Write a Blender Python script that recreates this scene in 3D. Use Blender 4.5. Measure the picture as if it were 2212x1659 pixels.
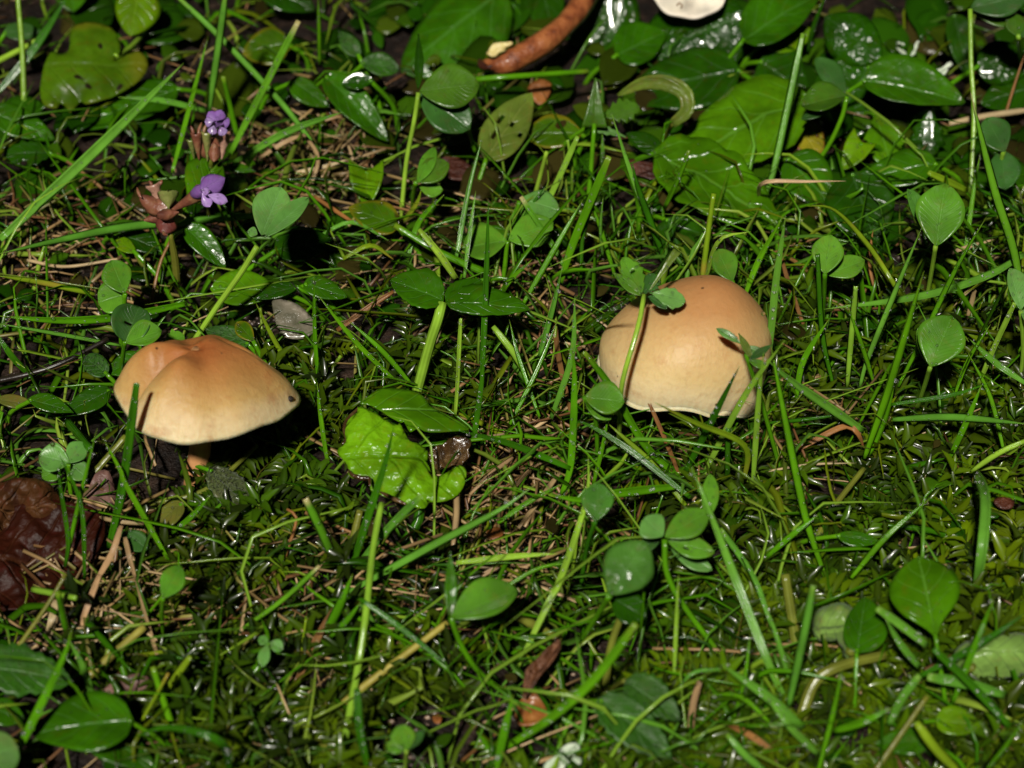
import bpy, math, random
from math import sin, cos, tan, pi, radians, sqrt, exp
from mathutils import Vector, Matrix, noise
from mathutils.geometry import delaunay_2d_cdt
random.seed(7)
for _o in list(bpy.data.objects):
    bpy.data.objects.remove(_o)
scene = bpy.context.scene
COL = scene.collection
MM = 0.001

# ------------------------------------------------------------------ camera, light, exposure
ELEV = radians(40.0)          # the camera looks down on the turf at this angle
DIST = 0.45                   # metres from lens to the middle of the picture
HALF = 0.1 / 0.45             # tangent of half the horizontal view angle (0.2 m wide at the middle)
CAM = Vector((0.0, -DIST * cos(ELEV), DIST * sin(ELEV)))
FWD = (-CAM).normalized()
RIGHT = Vector((1, 0, 0))
CUP = RIGHT.cross(FWD).normalized()
cd = bpy.data.cameras.new("camera")
cam = bpy.data.objects.new("camera", cd)
COL.objects.link(cam)
cam.location = CAM
cam.rotation_euler = (pi / 2 - ELEV, 0, 0)
cd.sensor_width = 36
cd.lens = 18.0 / HALF
cd.clip_start = 0.01
cd.clip_end = 50
cd.dof.use_dof = True
cd.dof.focus_distance = DIST - 0.012
cd.dof.aperture_fstop = 20
scene.camera = cam

SUN_AZ, SUN_EL = radians(-12), radians(50)     # azimuth measured from the camera's side towards its left
TO_SUN = Vector((sin(SUN_AZ) * cos(SUN_EL), -cos(SUN_AZ) * cos(SUN_EL), sin(SUN_EL)))
world = bpy.data.worlds.new("World")
scene.world = world
world.use_nodes = True
wn = world.node_tree
sky = wn.nodes.new('ShaderNodeTexSky')
sky.sky_type = 'NISHITA'
sky.sun_disc = False
sky.sun_elevation = SUN_EL
sky.sun_rotation = math.atan2(TO_SUN.x, TO_SUN.y)
bg = wn.nodes['Background']
wn.links.new(sky.outputs[0], bg.inputs[0])
bg.inputs[1].default_value = 0.002
sd = bpy.data.lights.new("sun", 'SUN')
sd.energy = 5.0
sd.angle = radians(3.6)
sd.color = (1.0, 0.95, 0.85)
sun = bpy.data.objects.new("sun", sd)
COL.objects.link(sun)
sun.rotation_euler = (-TO_SUN).to_track_quat('-Z', 'Y').to_euler()
sun.location = TO_SUN * 2
vs = scene.view_settings
vs.view_transform = 'Standard'
vs.look = 'None'
vs.exposure = 0.0
vs.gamma = 1.0
vs.use_curve_mapping = False
scene.cycles.max_bounces = 8
scene.cycles.transparent_max_bounces = 6
scene.cycles.sample_clamp_indirect = 3.0

# ------------------------------------------------------------------ helpers
def U(X, Y, z=0.0):
    """Point of the place seen at (X, Y) of the 2212 x 1659 picture, at height z mm above the soil."""
    d = FWD + RIGHT * ((X - 1106.0) / 1106.0 * HALF) + CUP * ((829.5 - Y) / 1106.0 * HALF)
    k = (z * MM - CAM.z) / d.z
    return CAM + d * k

def ray_plane(X, Y, p, n):
    d = FWD + RIGHT * ((X - 1106.0) / 1106.0 * HALF) + CUP * ((829.5 - Y) / 1106.0 * HALF)
    k = (p - CAM).dot(n) / d.dot(n)
    return CAM + d * k

def pxsize(p):
    return (p - CAM).dot(FWD) * HALF / 1106.0

def to_px(p):
    d = p - CAM
    k = d.dot(FWD)
    return 1106 + d.dot(RIGHT) / k / HALF * 1106, 829.5 - d.dot(CUP) / k / HALF * 1106

class MB:
    def __init__(s):
        s.v, s.f, s.uv, s.c = [], [], [], []
    def add(s, v, uv=(0, 0), c=None):
        s.v.append((v[0], v[1], v[2])); s.uv.append(uv)
        if c is not None: s.c.append(c)
        return len(s.v) - 1
    def build(s, name, mat, parent=None, origin=None, smooth=True, solid=0.0):
        me = bpy.data.meshes.new(name)
        if origin is None:
            vv = s.v
        else:
            ox, oy, oz = origin
            vv = [(a - ox, b - oy, c - oz) for a, b, c in s.v]
        me.from_pydata(vv, [], s.f)
        n = len(me.loops)
        idx = [0] * n
        me.loops.foreach_get('vertex_index', idx)
        uvl = me.uv_layers.new(name='UVMap')
        flat = [0.0] * (2 * n)
        for i, k in enumerate(idx):
            flat[2 * i], flat[2 * i + 1] = s.uv[k]
        uvl.data.foreach_set('uv', flat)
        if s.c and len(s.c) == len(s.v):
            at = me.attributes.new('Col', 'FLOAT_COLOR', 'POINT')
            fl = []
            for c in s.c: fl += [c[0], c[1], c[2], 1.0]
            at.data.foreach_set('color', fl)
        if smooth:
            me.polygons.foreach_set('use_smooth', [True] * len(me.polygons))
        me.materials.append(mat)
        o = bpy.data.objects.new(name, me)
        COL.objects.link(o)
        if origin is not None:
            if parent is None: o.location = origin
        if parent is not None: o.parent = parent
        if solid:
            m = o.modifiers.new('thickness', 'SOLIDIFY'); m.thickness = solid * MM; m.offset = -1
        return o

def empty(name, loc):
    o = bpy.data.objects.new(name, None)
    o.empty_display_size = 0.005
    COL.objects.link(o); o.location = loc
    return o

def part(mb, name, mat, parent, **k):
    return mb.build(name, mat, parent=parent, origin=tuple(parent.location), **k)

def tag(o, label, cat, group=None, kind=None):
    if label: o['label'] = label
    if cat: o['category'] = cat
    if group: o['group'] = group
    if kind: o['kind'] = kind
    return o

def catmull(P, n):
    """n+1 evenly spread points on a smooth curve through P"""
    if len(P) == 2:
        return [P[0].lerp(P[1], i / n) for i in range(n + 1)]
    Q = [P[0] * 2 - P[1]] + P + [P[-1] * 2 - P[-2]]
    out = []
    for i in range(1, len(Q) - 2):
        a, b, c, d = Q[i - 1], Q[i], Q[i + 1], Q[i + 2]
        for k in range(12):
            t = k / 12
            out.append(0.5 * ((2 * b) + (c - a) * t + (2 * a - 5 * b + 4 * c - d) * t * t + (3 * b - a - 3 * c + d) * t ** 3))
    out.append(P[-1])
    L = [0]
    for i in range(1, len(out)): L.append(L[-1] + (out[i] - out[i - 1]).length)
    res, j = [], 0
    for i in range(n + 1):
        s = L[-1] * i / n
        while j < len(L) - 2 and L[j + 1] < s: j += 1
        k = (s - L[j]) / max(L[j + 1] - L[j], 1e-9)
        res.append(out[j].lerp(out[j + 1], min(max(k, 0), 1)))
    return res

def fnoise(p, f, seed=0.0):
    return noise.noise(Vector((p[0] * f + seed, p[1] * f - seed * .7, p[2] * f + seed * .3)))

def ss(a, b, x):
    t = min(max((x - a) / (b - a), 0), 1)
    return t * t * (3 - 2 * t)

# ------------------------------------------------------------------ materials
def newmat(name):
    m = bpy.data.materials.new(name); m.use_nodes = True
    nt = m.node_tree
    b = nt.nodes['Principled BSDF']
    return m, nt, b

class NT:
    def __init__(s, nt): s.nt = nt
    def n(s, t, **k):
        x = s.nt.nodes.new(t)
        for a, b in k.items(): setattr(x, a, b)
        return x
    def link(s, a, b): s.nt.links.new(a, b)
    def val(s, x, inp):
        if isinstance(x, (int, float)): inp.default_value = x
        else: s.link(x, inp)
    def math(s, op, a, b=0.0, c=None):
        m = s.n('ShaderNodeMath', operation=op)
        s.val(a, m.inputs[0]); s.val(b, m.inputs[1])
        if c is not None: s.val(c, m.inputs[2])
        return m.outputs[0]
    def noise(s, vec, scale, detail=2.0, rough=.5):
        x = s.n('ShaderNodeTexNoise'); x.inputs['Scale'].default_value = scale
        x.inputs['Detail'].default_value = detail; x.inputs['Roughness'].default_value = rough
        if vec is not None: s.link(vec, x.inputs['Vector'])
        return x.outputs['Fac']
    def ramp(s, fac, stops):
        r = s.n('ShaderNodeValToRGB'); e = r.color_ramp.elements
        while len(e) < len(stops): e.new(.5)
        for i, (p, c) in enumerate(stops):
            e[i].position = p; e[i].color = (c[0], c[1], c[2], 1) if not isinstance(c, (int, float)) else (c, c, c, 1)
        s.link(fac, r.inputs[0]); return r.outputs[0]
    def mix(s, f, a, b, mode='MIX'):
        m = s.n('ShaderNodeMix', data_type='RGBA', blend_type=mode)
        s.val(f, m.inputs[0])
        for x, i in ((a, 6), (b, 7)):
            if isinstance(x, tuple): m.inputs[i].default_value = (x[0], x[1], x[2], 1)
            else: s.link(x, m.inputs[i])
        return m.outputs[2]
    def smooth(s, x, a, b):
        m = s.n('ShaderNodeMapRange', interpolation_type='SMOOTHSTEP')
        s.link(x, m.inputs[0]); m.inputs[1].default_value = a; m.inputs[2].default_value = b
        return m.outputs[0]

def finish(N, b, translucent, color):
    """mix a little light through the tissue"""
    out = N.nt.nodes['Material Output']
    t = N.n('ShaderNodeBsdfTranslucent'); N.link(color, t.inputs[0])
    mx = N.n('ShaderNodeMixShader'); mx.inputs[0].default_value = translucent
    N.link(b.outputs[0], mx.inputs[1]); N.link(t.outputs[0], mx.inputs[2]); N.link(mx.outputs[0], out.inputs[0])

def blade_mat(name, col, tipcol=None, rough=.2, trans=.22, vary=.35, stain=None, spec=.34):
    m, nt, b = newmat(name); N = NT(nt)
    uv = N.n('ShaderNodeUVMap'); sep = N.n('ShaderNodeSeparateXYZ'); N.link(uv.outputs[0], sep.inputs[0])
    info = N.n('ShaderNodeObjectInfo')
    geo = N.n('ShaderNodeNewGeometry')
    nz = N.noise(geo.outputs['Position'], 160, 3)
    c = N.mix(N.smooth(nz, .3, .75), tuple(x * .72 for x in col), tuple(min(x * 1.22, 1) for x in col))
    hue = N.mix(info.outputs['Random'], (.78, .9, .8), (1.3, 1.1, 1.1))
    c = N.mix(vary * 2, c, hue, 'MULTIPLY')
    if tipcol:
        c = N.mix(N.smooth(sep.outputs[0], .86, .99), c, tipcol)
    if stain:
        c = N.mix(N.smooth(N.noise(geo.outputs['Position'], 90, 2), .55, .68), c, stain)
    # parallel veins run along the blade
    w = N.n('ShaderNodeTexWave', wave_type='BANDS', bands_direction='Y')
    w.inputs['Scale'].default_value = 2.6
    N.link(uv.outputs[0], w.inputs['Vector'])
    c = N.mix(N.math('MULTIPLY', w.outputs['Fac'], .22), c, tuple(min(1, x * 1.9 + .02) for x in col))
    N.link(c, b.inputs['Base Color'])
    bump = N.n('ShaderNodeBump'); bump.inputs['Strength'].default_value = .35; bump.inputs['Distance'].default_value = .00012
    h = N.math('ADD', w.outputs['Fac'], N.math('MULTIPLY', N.noise(geo.outputs['Position'], 900, 2), 1.2))
    N.link(h, bump.inputs['Height']); N.link(bump.outputs[0], b.inputs['Normal'])
    b.inputs['Roughness'].default_value = rough
    b.inputs['Specular IOR Level'].default_value = spec
    finish(N, b, trans, c)
    return m

def leaf_mat(name, col, vein=None, rough=.22, trans=.2, nveins=5.0, vstr=.4, edge=None, spots=None, wet=0.0, hair=0.0, bumpd=.00035, spec=.3):
    m, nt, b = newmat(name); N = NT(nt)
    uv = N.n('ShaderNodeUVMap'); sep = N.n('ShaderNodeSeparateXYZ'); N.link(uv.outputs[0], sep.inputs[0])
    u = sep.outputs[0]
    av = N.math('ABSOLUTE', N.math('SUBTRACT', N.math('MULTIPLY', sep.outputs[1], 2.0), 1.0))
    info = N.n('ShaderNodeObjectInfo')
    geo = N.n('ShaderNodeNewGeometry')
    P = geo.outputs['Position']
    big = N.noise(P, 110, 3); fine = N.noise(P, 700, 3, .6)
    c = N.mix(N.smooth(big, .3, .72), tuple(x * .68 for x in col), tuple(min(1, x * 1.28) for x in col))
    c = N.mix(.5, c, N.mix(info.outputs['Random'], (.8, .92, .75), (1.25, 1.08, 1.15)), 'MULTIPLY')
    c = N.mix(N.math('MULTIPLY', N.smooth(fine, .35, .8), .35), c, tuple(x * .55 for x in col))
    c = N.mix(N.math('MULTIPLY', N.smooth(N.noise(P, 380, 4, .7), .5, .72), .45), c, (col[0] * 1.3 + .012, col[1] * .62, col[2]))
    vein = vein or tuple(min(1, x * 1.6 + .03) for x in col)
    rib = N.smooth(av, .075, .01)
    warp = N.math('MULTIPLY', N.math('SUBTRACT', big, .5), .12)
    ph = N.math('FRACT', N.math('MULTIPLY', N.math('ADD', N.math('SUBTRACT', u, N.math('MULTIPLY', av, .34)), warp), nveins))
    side = N.math('MULTIPLY', N.smooth(N.math('ABSOLUTE', N.math('SUBTRACT', ph, .5)), .10, .0), N.smooth(av, 1.0, .6))
    vm = N.math('MINIMUM', N.math('ADD', rib, N.math('MULTIPLY', side, .6)), 1.0)
    c = N.mix(N.math('MULTIPLY', vm, vstr), c, vein)
    if edge:
        e = N.smooth(N.math('ADD', N.math('MAXIMUM', av, u), N.math('MULTIPLY', N.math('SUBTRACT', big, .5), .5)), .72, 1.0)
        c = N.mix(e, c, edge)
    if spots:
        s = N.smooth(N.noise(P, 230, 1), .66, .71)
        c = N.mix(s, c, spots)
    N.link(c, b.inputs['Base Color'])
    vor = N.n('ShaderNodeTexVoronoi'); vor.inputs['Scale'].default_value = 520; N.link(P, vor.inputs['Vector'])
    h = N.math('ADD', N.math('MULTIPLY', vm, -.8), N.math('MULTIPLY', N.noise(P, 420, 3), .9 + wet))
    h = N.math('ADD', h, N.math('MULTIPLY', vor.outputs['Distance'], .5 + wet + hair))
    bump = N.n('ShaderNodeBump'); bump.inputs['Strength'].default_value = .6; bump.inputs['Distance'].default_value = bumpd
    N.link(h, bump.inputs['Height']); N.link(bump.outputs[0], b.inputs['Normal'])
    r = N.math('ADD', N.math('MULTIPLY', fine, .12), rough - .06)
    N.link(r, b.inputs['Roughness'])
    b.inputs['Specular IOR Level'].default_value = spec
    if wet:
        b.inputs['Coat Weight'].default_value = min(1, wet)
        b.inputs['Coat Roughness'].default_value = .10
        b.inputs['Coat IOR'].default_value = 1.4
    if hair:
        b.inputs['Sheen Weight'].default_value = hair
        b.inputs['Sheen Tint'].default_value = (.8, .9, .8, 1)
    finish(N, b, trans, c)
    return m

def vcol_mat(name, rough=.3, trans=.25, spec=.5, bump=None, coat=0):
    m, nt, b = newmat(name); N = NT(nt)
    a = N.n('ShaderNodeAttribute', attribute_name='Col')
    geo = N.n('ShaderNodeNewGeometry')
    c = N.mix(N.noise(geo.outputs['Position'], 300, 2), a.outputs['Color'], (.5, .5, .5), 'SOFT_LIGHT')
    N.link(c, b.inputs['Base Color'])
    b.inputs['Roughness'].default_value = rough; b.inputs['Specular IOR Level'].default_value = spec
    b.inputs['Coat Weight'].default_value = coat; b.inputs['Coat Roughness'].default_value = .1
    if bump:
        bp = N.n('ShaderNodeBump'); bp.inputs['Strength'].default_value = .5; bp.inputs['Distance'].default_value = bump
        N.link(N.noise(geo.outputs['Position'], 1200, 3), bp.inputs['Height']); N.link(bp.outputs[0], b.inputs['Normal'])
    finish(N, b, trans, c)
    return m

def rough_mat(name, stops, scale, rough=.5, bumpd=.0006, trans=.05, spec=.5, coat=0.0, f2=900):
    """dead tissue, soil, lichen: colour from noise, deep relief"""
    m, nt, b = newmat(name); N = NT(nt)
    geo = N.n('ShaderNodeNewGeometry'); P = geo.outputs['Position']
    c = N.ramp(N.noise(P, scale, 5, .62), stops)
    N.link(c, b.inputs['Base Color'])
    h = N.math('ADD', N.noise(P, f2 * .4, 5, .65), N.math('MULTIPLY', N.noise(P, f2, 3), .4))
    bp = N.n('ShaderNodeBump'); bp.inputs['Strength'].default_value = .8; bp.inputs['Distance'].default_value = bumpd
    N.link(h, bp.inputs['Height']); N.link(bp.outputs[0], b.inputs['Normal'])
    b.inputs['Roughness'].default_value = rough; b.inputs['Specular IOR Level'].default_value = spec
    b.inputs['Coat Weight'].default_value = coat; b.inputs['Coat Roughness'].default_value = .18
    finish(N, b, trans, c)
    return m

GREEN = {
 'g': ('green', blade_mat('grass_green', (.074, .238, .002), tipcol=(.14, .22, .012))),
 'd': ('dark green', blade_mat('grass_dark', (.027, .122, .001))),
 'b': ('blue-green', blade_mat('grass_bluish', (.095, .272, .024), tipcol=(.14, .27, .025))),
 'l': ('pale green', blade_mat('grass_pale', (.225, .405, .032))),
 'y': ('yellow-green', blade_mat('grass_yellowing', (.160, .260, .008), stain=(.32, .20, .03))),
 'c': ('green', blade_mat('grass_cut', (.080, .235, .008), tipcol=(.45, .36, .16))),
 'v': ('olive', blade_mat('stolon_olive', (.145, .165, .020), rough=.24)),
 'e': ('yellowish', blade_mat('stolon_yellow', (.32, .28, .050), rough=.3)),
 't': ('tan', blade_mat('straw_tan', (.29, .195, .095), rough=.32, trans=.1)),
 'h': ('pale tan', blade_mat('straw_pale', (.42, .31, .17), rough=.28, trans=.1)),
 'o': ('orange-brown', blade_mat('straw_orange', (.22, .105, .03), rough=.3, trans=.1)),
 'n': ('brown', blade_mat('straw_brown', (.15, .072, .022), rough=.3, trans=.08)),
 'k': ('blackish', blade_mat('twig_dark', (.014, .009, .006), rough=.3, trans=0.0)),
}
LEAF = {  # plain, dark, wet and yellowing greens have light fall-off darkened into them
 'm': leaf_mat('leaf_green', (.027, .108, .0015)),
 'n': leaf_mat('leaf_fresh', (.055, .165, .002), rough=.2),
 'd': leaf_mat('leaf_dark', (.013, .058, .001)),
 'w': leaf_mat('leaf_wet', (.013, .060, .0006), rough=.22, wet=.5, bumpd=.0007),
 'l': leaf_mat('leaf_lime', (.095, .220, .002), vein=(.16, .30, .02), rough=.22, vstr=.35, trans=.25),
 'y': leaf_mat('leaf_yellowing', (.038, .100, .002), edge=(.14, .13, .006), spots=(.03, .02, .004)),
 'Y': leaf_mat('leaf_yellow', (.22, .21, .012), edge=(.14, .045, .01), spots=(.10, .04, .008)),
 'h': leaf_mat('leaf_hairy', (.024, .095, .003), hair=.12, rough=.42),
 'G': leaf_mat('leaf_grey_hairy', (.070, .095, .028), hair=.4, rough=.4, vstr=.2, wet=.2, bumpd=.0008),
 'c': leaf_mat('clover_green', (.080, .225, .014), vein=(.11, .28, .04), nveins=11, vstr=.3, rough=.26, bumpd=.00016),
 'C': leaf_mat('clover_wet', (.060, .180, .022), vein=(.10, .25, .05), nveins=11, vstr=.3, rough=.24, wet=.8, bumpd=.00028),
 'D': leaf_mat('clover_painted_shade', (.048, .125, .008), vein=(.075, .17, .02), nveins=11, vstr=.3, rough=.24, bumpd=.00016),  # darker copy of the clover for the far leaves, light fall-off put into its colour
 'g': leaf_mat('clover_glaucous', (.105, .260, .050), vein=(.15, .33, .10), nveins=11, vstr=.3, rough=.3, bumpd=.00016),
 'k': leaf_mat('clover_dusky', (.034, .110, .018), vein=(.06, .15, .03), nveins=11, vstr=.3, rough=.3, bumpd=.00016),
 'p': leaf_mat('leaf_pale_curled', (.17, .31, .06), vein=(.22, .36, .10), vstr=.12, hair=.1, rough=.26, bumpd=.0007),
 'f': leaf_mat('leaf_folded_olive', (.105, .165, .020), vein=(.2, .24, .05), rough=.3),
 'v': leaf_mat('leaf_olive', (.12, .14, .02), vein=(.18, .18, .05), rough=.28),
}
M_BROWN = rough_mat('dead_brown', [(.3, (.030, .009, .003)), (.5, (.10, .034, .010)), (.7, (.20, .08, .028))], 210, rough=.55, coat=.1, bumpd=.0022)
M_RED = rough_mat('dead_red', [(.3, (.014, .002, .001)), (.5, (.050, .010, .003)), (.72, (.10, .025, .008))], 200, rough=.5, coat=.12, bumpd=.0018)
M_DEADR = leaf_mat('dead_leaf_red', (.022, .0045, .0015), vein=(.05, .016, .005), rough=.5, trans=.05, nveins=6, vstr=.5, bumpd=.0012, spec=.16)
M_DEADB = leaf_mat('dead_leaf_brown', (.060, .022, .007), vein=(.12, .055, .02), rough=.5, trans=.05, nveins=5, vstr=.4, bumpd=.0014, spec=.16, spots=(.03, .01, .004))
M_ORANGE = rough_mat('dead_orange', [(.3, (.09, .03, .008)), (.55, (.24, .085, .018)), (.75, (.36, .16, .04))], 130, rough=.42, coat=.3)
M_PINKISH = rough_mat('dead_pinkish', [(.3, (.07, .035, .03)), (.55, (.19, .10, .08)), (.75, (.28, .17, .13))], 130, rough=.45, coat=.3)
M_GREY = rough_mat('decayed_grey', [(.3, (.06, .06, .035)), (.55, (.17, .15, .11)), (.75, (.28, .24, .19))], 170, rough=.3, coat=.7)
M_LICHEN = rough_mat('lichen', [(.3, (.30, .40, .26)), (.55, (.55, .62, .48)), (.75, (.74, .76, .66))], 220, rough=.5, bumpd=.0008)
M_SLIME = rough_mat('rotting_brown', [(.3, (.018, .008, .004)), (.5, (.055, .028, .010)), (.72, (.13, .08, .03))], 200, rough=.2, coat=.9)
M_FLESH = rough_mat('torn_flesh', [(.3, (.40, .30, .09)), (.6, (.68, .58, .25)), (.75, (.8, .72, .4))], 300, rough=.4)

def water_mat():
    m, nt, b = newmat('water')
    b.inputs['Base Color'].default_value = (1, 1, 1, 1); b.inputs['Roughness'].default_value = 0.02
    b.inputs['IOR'].default_value = 1.33; b.inputs['Transmission Weight'].default_value = 1.0
    return m
M_WATER = water_mat()

def dew_mat():
    m, nt, b = newmat('dew_film'); N = NT(nt)
    tr = N.n('ShaderNodeBsdfTransparent'); gl = N.n('ShaderNodeBsdfGlossy'); gl.inputs['Roughness'].default_value = .22
    fr = N.n('ShaderNodeFresnel'); fr.inputs['IOR'].default_value = 1.5
    mx = N.n('ShaderNodeMixShader'); N.link(N.math('ADD', N.math('MULTIPLY', fr.outputs[0], .8), .04), mx.inputs[0])
    N.link(tr.outputs[0], mx.inputs[1]); N.link(gl.outputs[0], mx.inputs[2]); N.link(mx.outputs[0], nt.nodes['Material Output'].inputs[0])
    return m
M_DEW = dew_mat()

# ------------------------------------------------------------------ shape builders
FLAT = [(-1, .22), (-.55, -.04), (0, -.34), (.55, -.04), (1, .22), (.55, -.15), (0, -.48), (-.55, -.15)]
ROUND = [(cos(a), sin(a)) for a in [2 * pi * k / 8 for k in range(8)]]

def sweep(mb, path, wfun, ring, roll=0.0, flip=1, vcol=None, twist=0.0):
    """a blade, straw or stalk: a closed ring carried along a path; wfun(t) is the half width in metres"""
    n = len(path) - 1
    m = len(ring)
    first = len(mb.v)
    for i, p in enumerate(path):
        a, b = path[max(i - 1, 0)], path[min(i + 1, n)]
        T = (b - a).normalized()
        view = (CAM - p).normalized()
        W = T.cross(view)
        if W.length < .15: W = T.cross(Vector((.3, .2, 1)))
        W.normalize()
        Nn = W.cross(T).normalized()
        if Nn.dot(view) < 0: Nn, W = -Nn, -W
        ang = roll + twist * (i / n)
        W, Nn = W * cos(ang) + Nn * sin(ang), Nn * cos(ang) - W * sin(ang)
        w = wfun(i / n)
        for k, (x, y) in enumerate(ring):
            vv = k / (m - 1) if ring is ROUND else .5 + x * .5
            mb.add(p + W * (x * w) + Nn * (y * w * flip), (i / n, vv), vcol)
    for i in range(n):
        for k in range(m):
            a, b = first + i * m + k, first + i * m + (k + 1) % m
            mb.f.append((a, b, b + m, a + m))
    mb.f.append(tuple(first + k for k in range(m))[::-1])
    mb.f.append(tuple(first + n * m + k for k in range(m)))

def pix_path(pts, zs, n):
    P = []
    L = [0]
    for i in range(1, len(pts)):
        L.append(L[-1] + sqrt((pts[i][0] - pts[i - 1][0]) ** 2 + (pts[i][1] - pts[i - 1][1]) ** 2))
    for i, (x, y) in enumerate(pts):
        if len(zs) == len(pts) and len(zs) != 2:
            z = zs[i]
        else:
            z = zs[0] + (zs[1] - zs[0]) * (L[i] / max(L[-1], 1e-6))
        P.append(U(x, y, z))
    return catmull(P, n)

def parse(s):
    return [tuple(float(c) for c in q.split(',')) for q in s.split()]

def prof(shape, t):
    t = min(max(t, 0), 1)
    if shape == 'round': return sqrt(max(0, 1 - (2 * t - 1) ** 2))
    if shape == 'ovate': return max(0, sin(pi * t ** .72)) ** .72
    if shape == 'ellip': return max(0, sin(pi * t)) ** .75
    if shape == 'obov': return max(0, sin(pi * t ** 1.45)) ** .72 * (1 if t > .3 else (.55 + .45 * t / .3))
    if shape == 'clover': return (max(0, sin(pi * t ** 1.25)) ** .66)
    if shape == 'cord': return max(0, cos(pi * .5 * t ** 1.25)) ** .75
    if shape == 'lance': return max(0, sin(pi * t ** .8))
    if shape == 'tri': return (1 - t) * .96 + .04
    if shape == 'wedge': return .12 + .88 * t
    return sin(pi * t)

def leaf_mesh(mb, shape, b, t, wl, wr, z, f=.35, zt=None, fold=.0, cup=.1, droop=.12, serr=0.0, nser=9, roll=0.0, rip=.02, holes=(), seed=0, nt=16, nw=5, lobe=.0, vcol=None, bend=0.0):
    """leaf drawn between its base pixel and tip pixel, laid on a tilted plane and then bent in depth"""
    B = U(b[0], b[1], z)
    toc = (CAM - B).normalized()
    n = Vector((0, 0, 1)).lerp(toc, f).normalized()
    ax = (t[0] - b[0], t[1] - b[1]); L = sqrt(ax[0] ** 2 + ax[1] ** 2)
    ex, ey = ax[0] / L, ax[1] / L
    lx, ly = ey, -ex
    if zt is not None:
        T = U(t[0], t[1], zt)
        A = (T - B).normalized()
        n = (n - A * n.dot(A)).normalized()
    else:
        A = (ray_plane(t[0], t[1], B, n) - B).normalized()
    if roll:
        n = (Matrix.Rotation(roll, 3, A) @ n).normalized()
        if abs(n.dot(toc)) < .3: n = (n + toc * .4 * (1 if n.dot(toc) >= 0 else -1)).normalized(); n = (n - A * n.dot(A)).normalized()
    ps = pxsize(B); Lw = L * ps
    grid = []
    cols = 2 * nw + 1
    for i in range(nt + 1):
        tt = i / nt
        row = []
        base = prof(shape, tt)
        for j in range(cols):
            v = (j - nw) / nw
            hw = wl if v < 0 else wr
            s = 1 + serr * (((tt * nser) % 1.0) - .5) * abs(v) ** 3
            w = hw * base * s * (1 + rip * 2 * fnoise((tt * 3, v, seed), 1.3, seed))
            lo = tt * L
            if lobe: lo -= lobe * L * abs(v) ** 1.4 * exp(-tt / .22)
            if shape == 'clover' and tt > .8: lo += L * .035 * (1 - (1 - min(abs(v) * 2.2, 1)) * 1.8) * ss(.8, 1, tt)
            cr = bend * L * (tt * (1 - tt)) * 4
            x = b[0] + ex * lo + lx * (-v * w + cr)
            y = b[1] + ey * lo + ly * (-v * w + cr)
            p = ray_plane(x, y, B, n)
            av = abs(v)
            hp = hw * ps
            d = fold * av * hp * base + cup * (av ** 2) * hp * base - droop * Lw * tt * tt
            d += rip * Lw * fnoise((p.x, p.y, p.z), 260, seed) + .006 * Lw * sin((tt - av * .34) * 2 * pi * 5) * av * (1 - av)
            d -= .012 * Lw * exp(-(v / .12) ** 2)
            row.append(mb.add(p + n * d, (tt, .5 + v * .5), vcol))
        grid.append(row)
    for i in range(nt):
        for j in range(cols - 1):
            tt, v = (i + .5) / nt, (j + .5 - nw) / nw
            if any(((tt - h[0]) / h[2]) ** 2 + ((v - h[1]) / (h[2] * 2.0)) ** 2 < 1 for h in holes): continue
            mb.f.append((grid[i][j], grid[i][j + 1], grid[i + 1][j + 1], grid[i + 1][j]))
    return B, A, n

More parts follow.
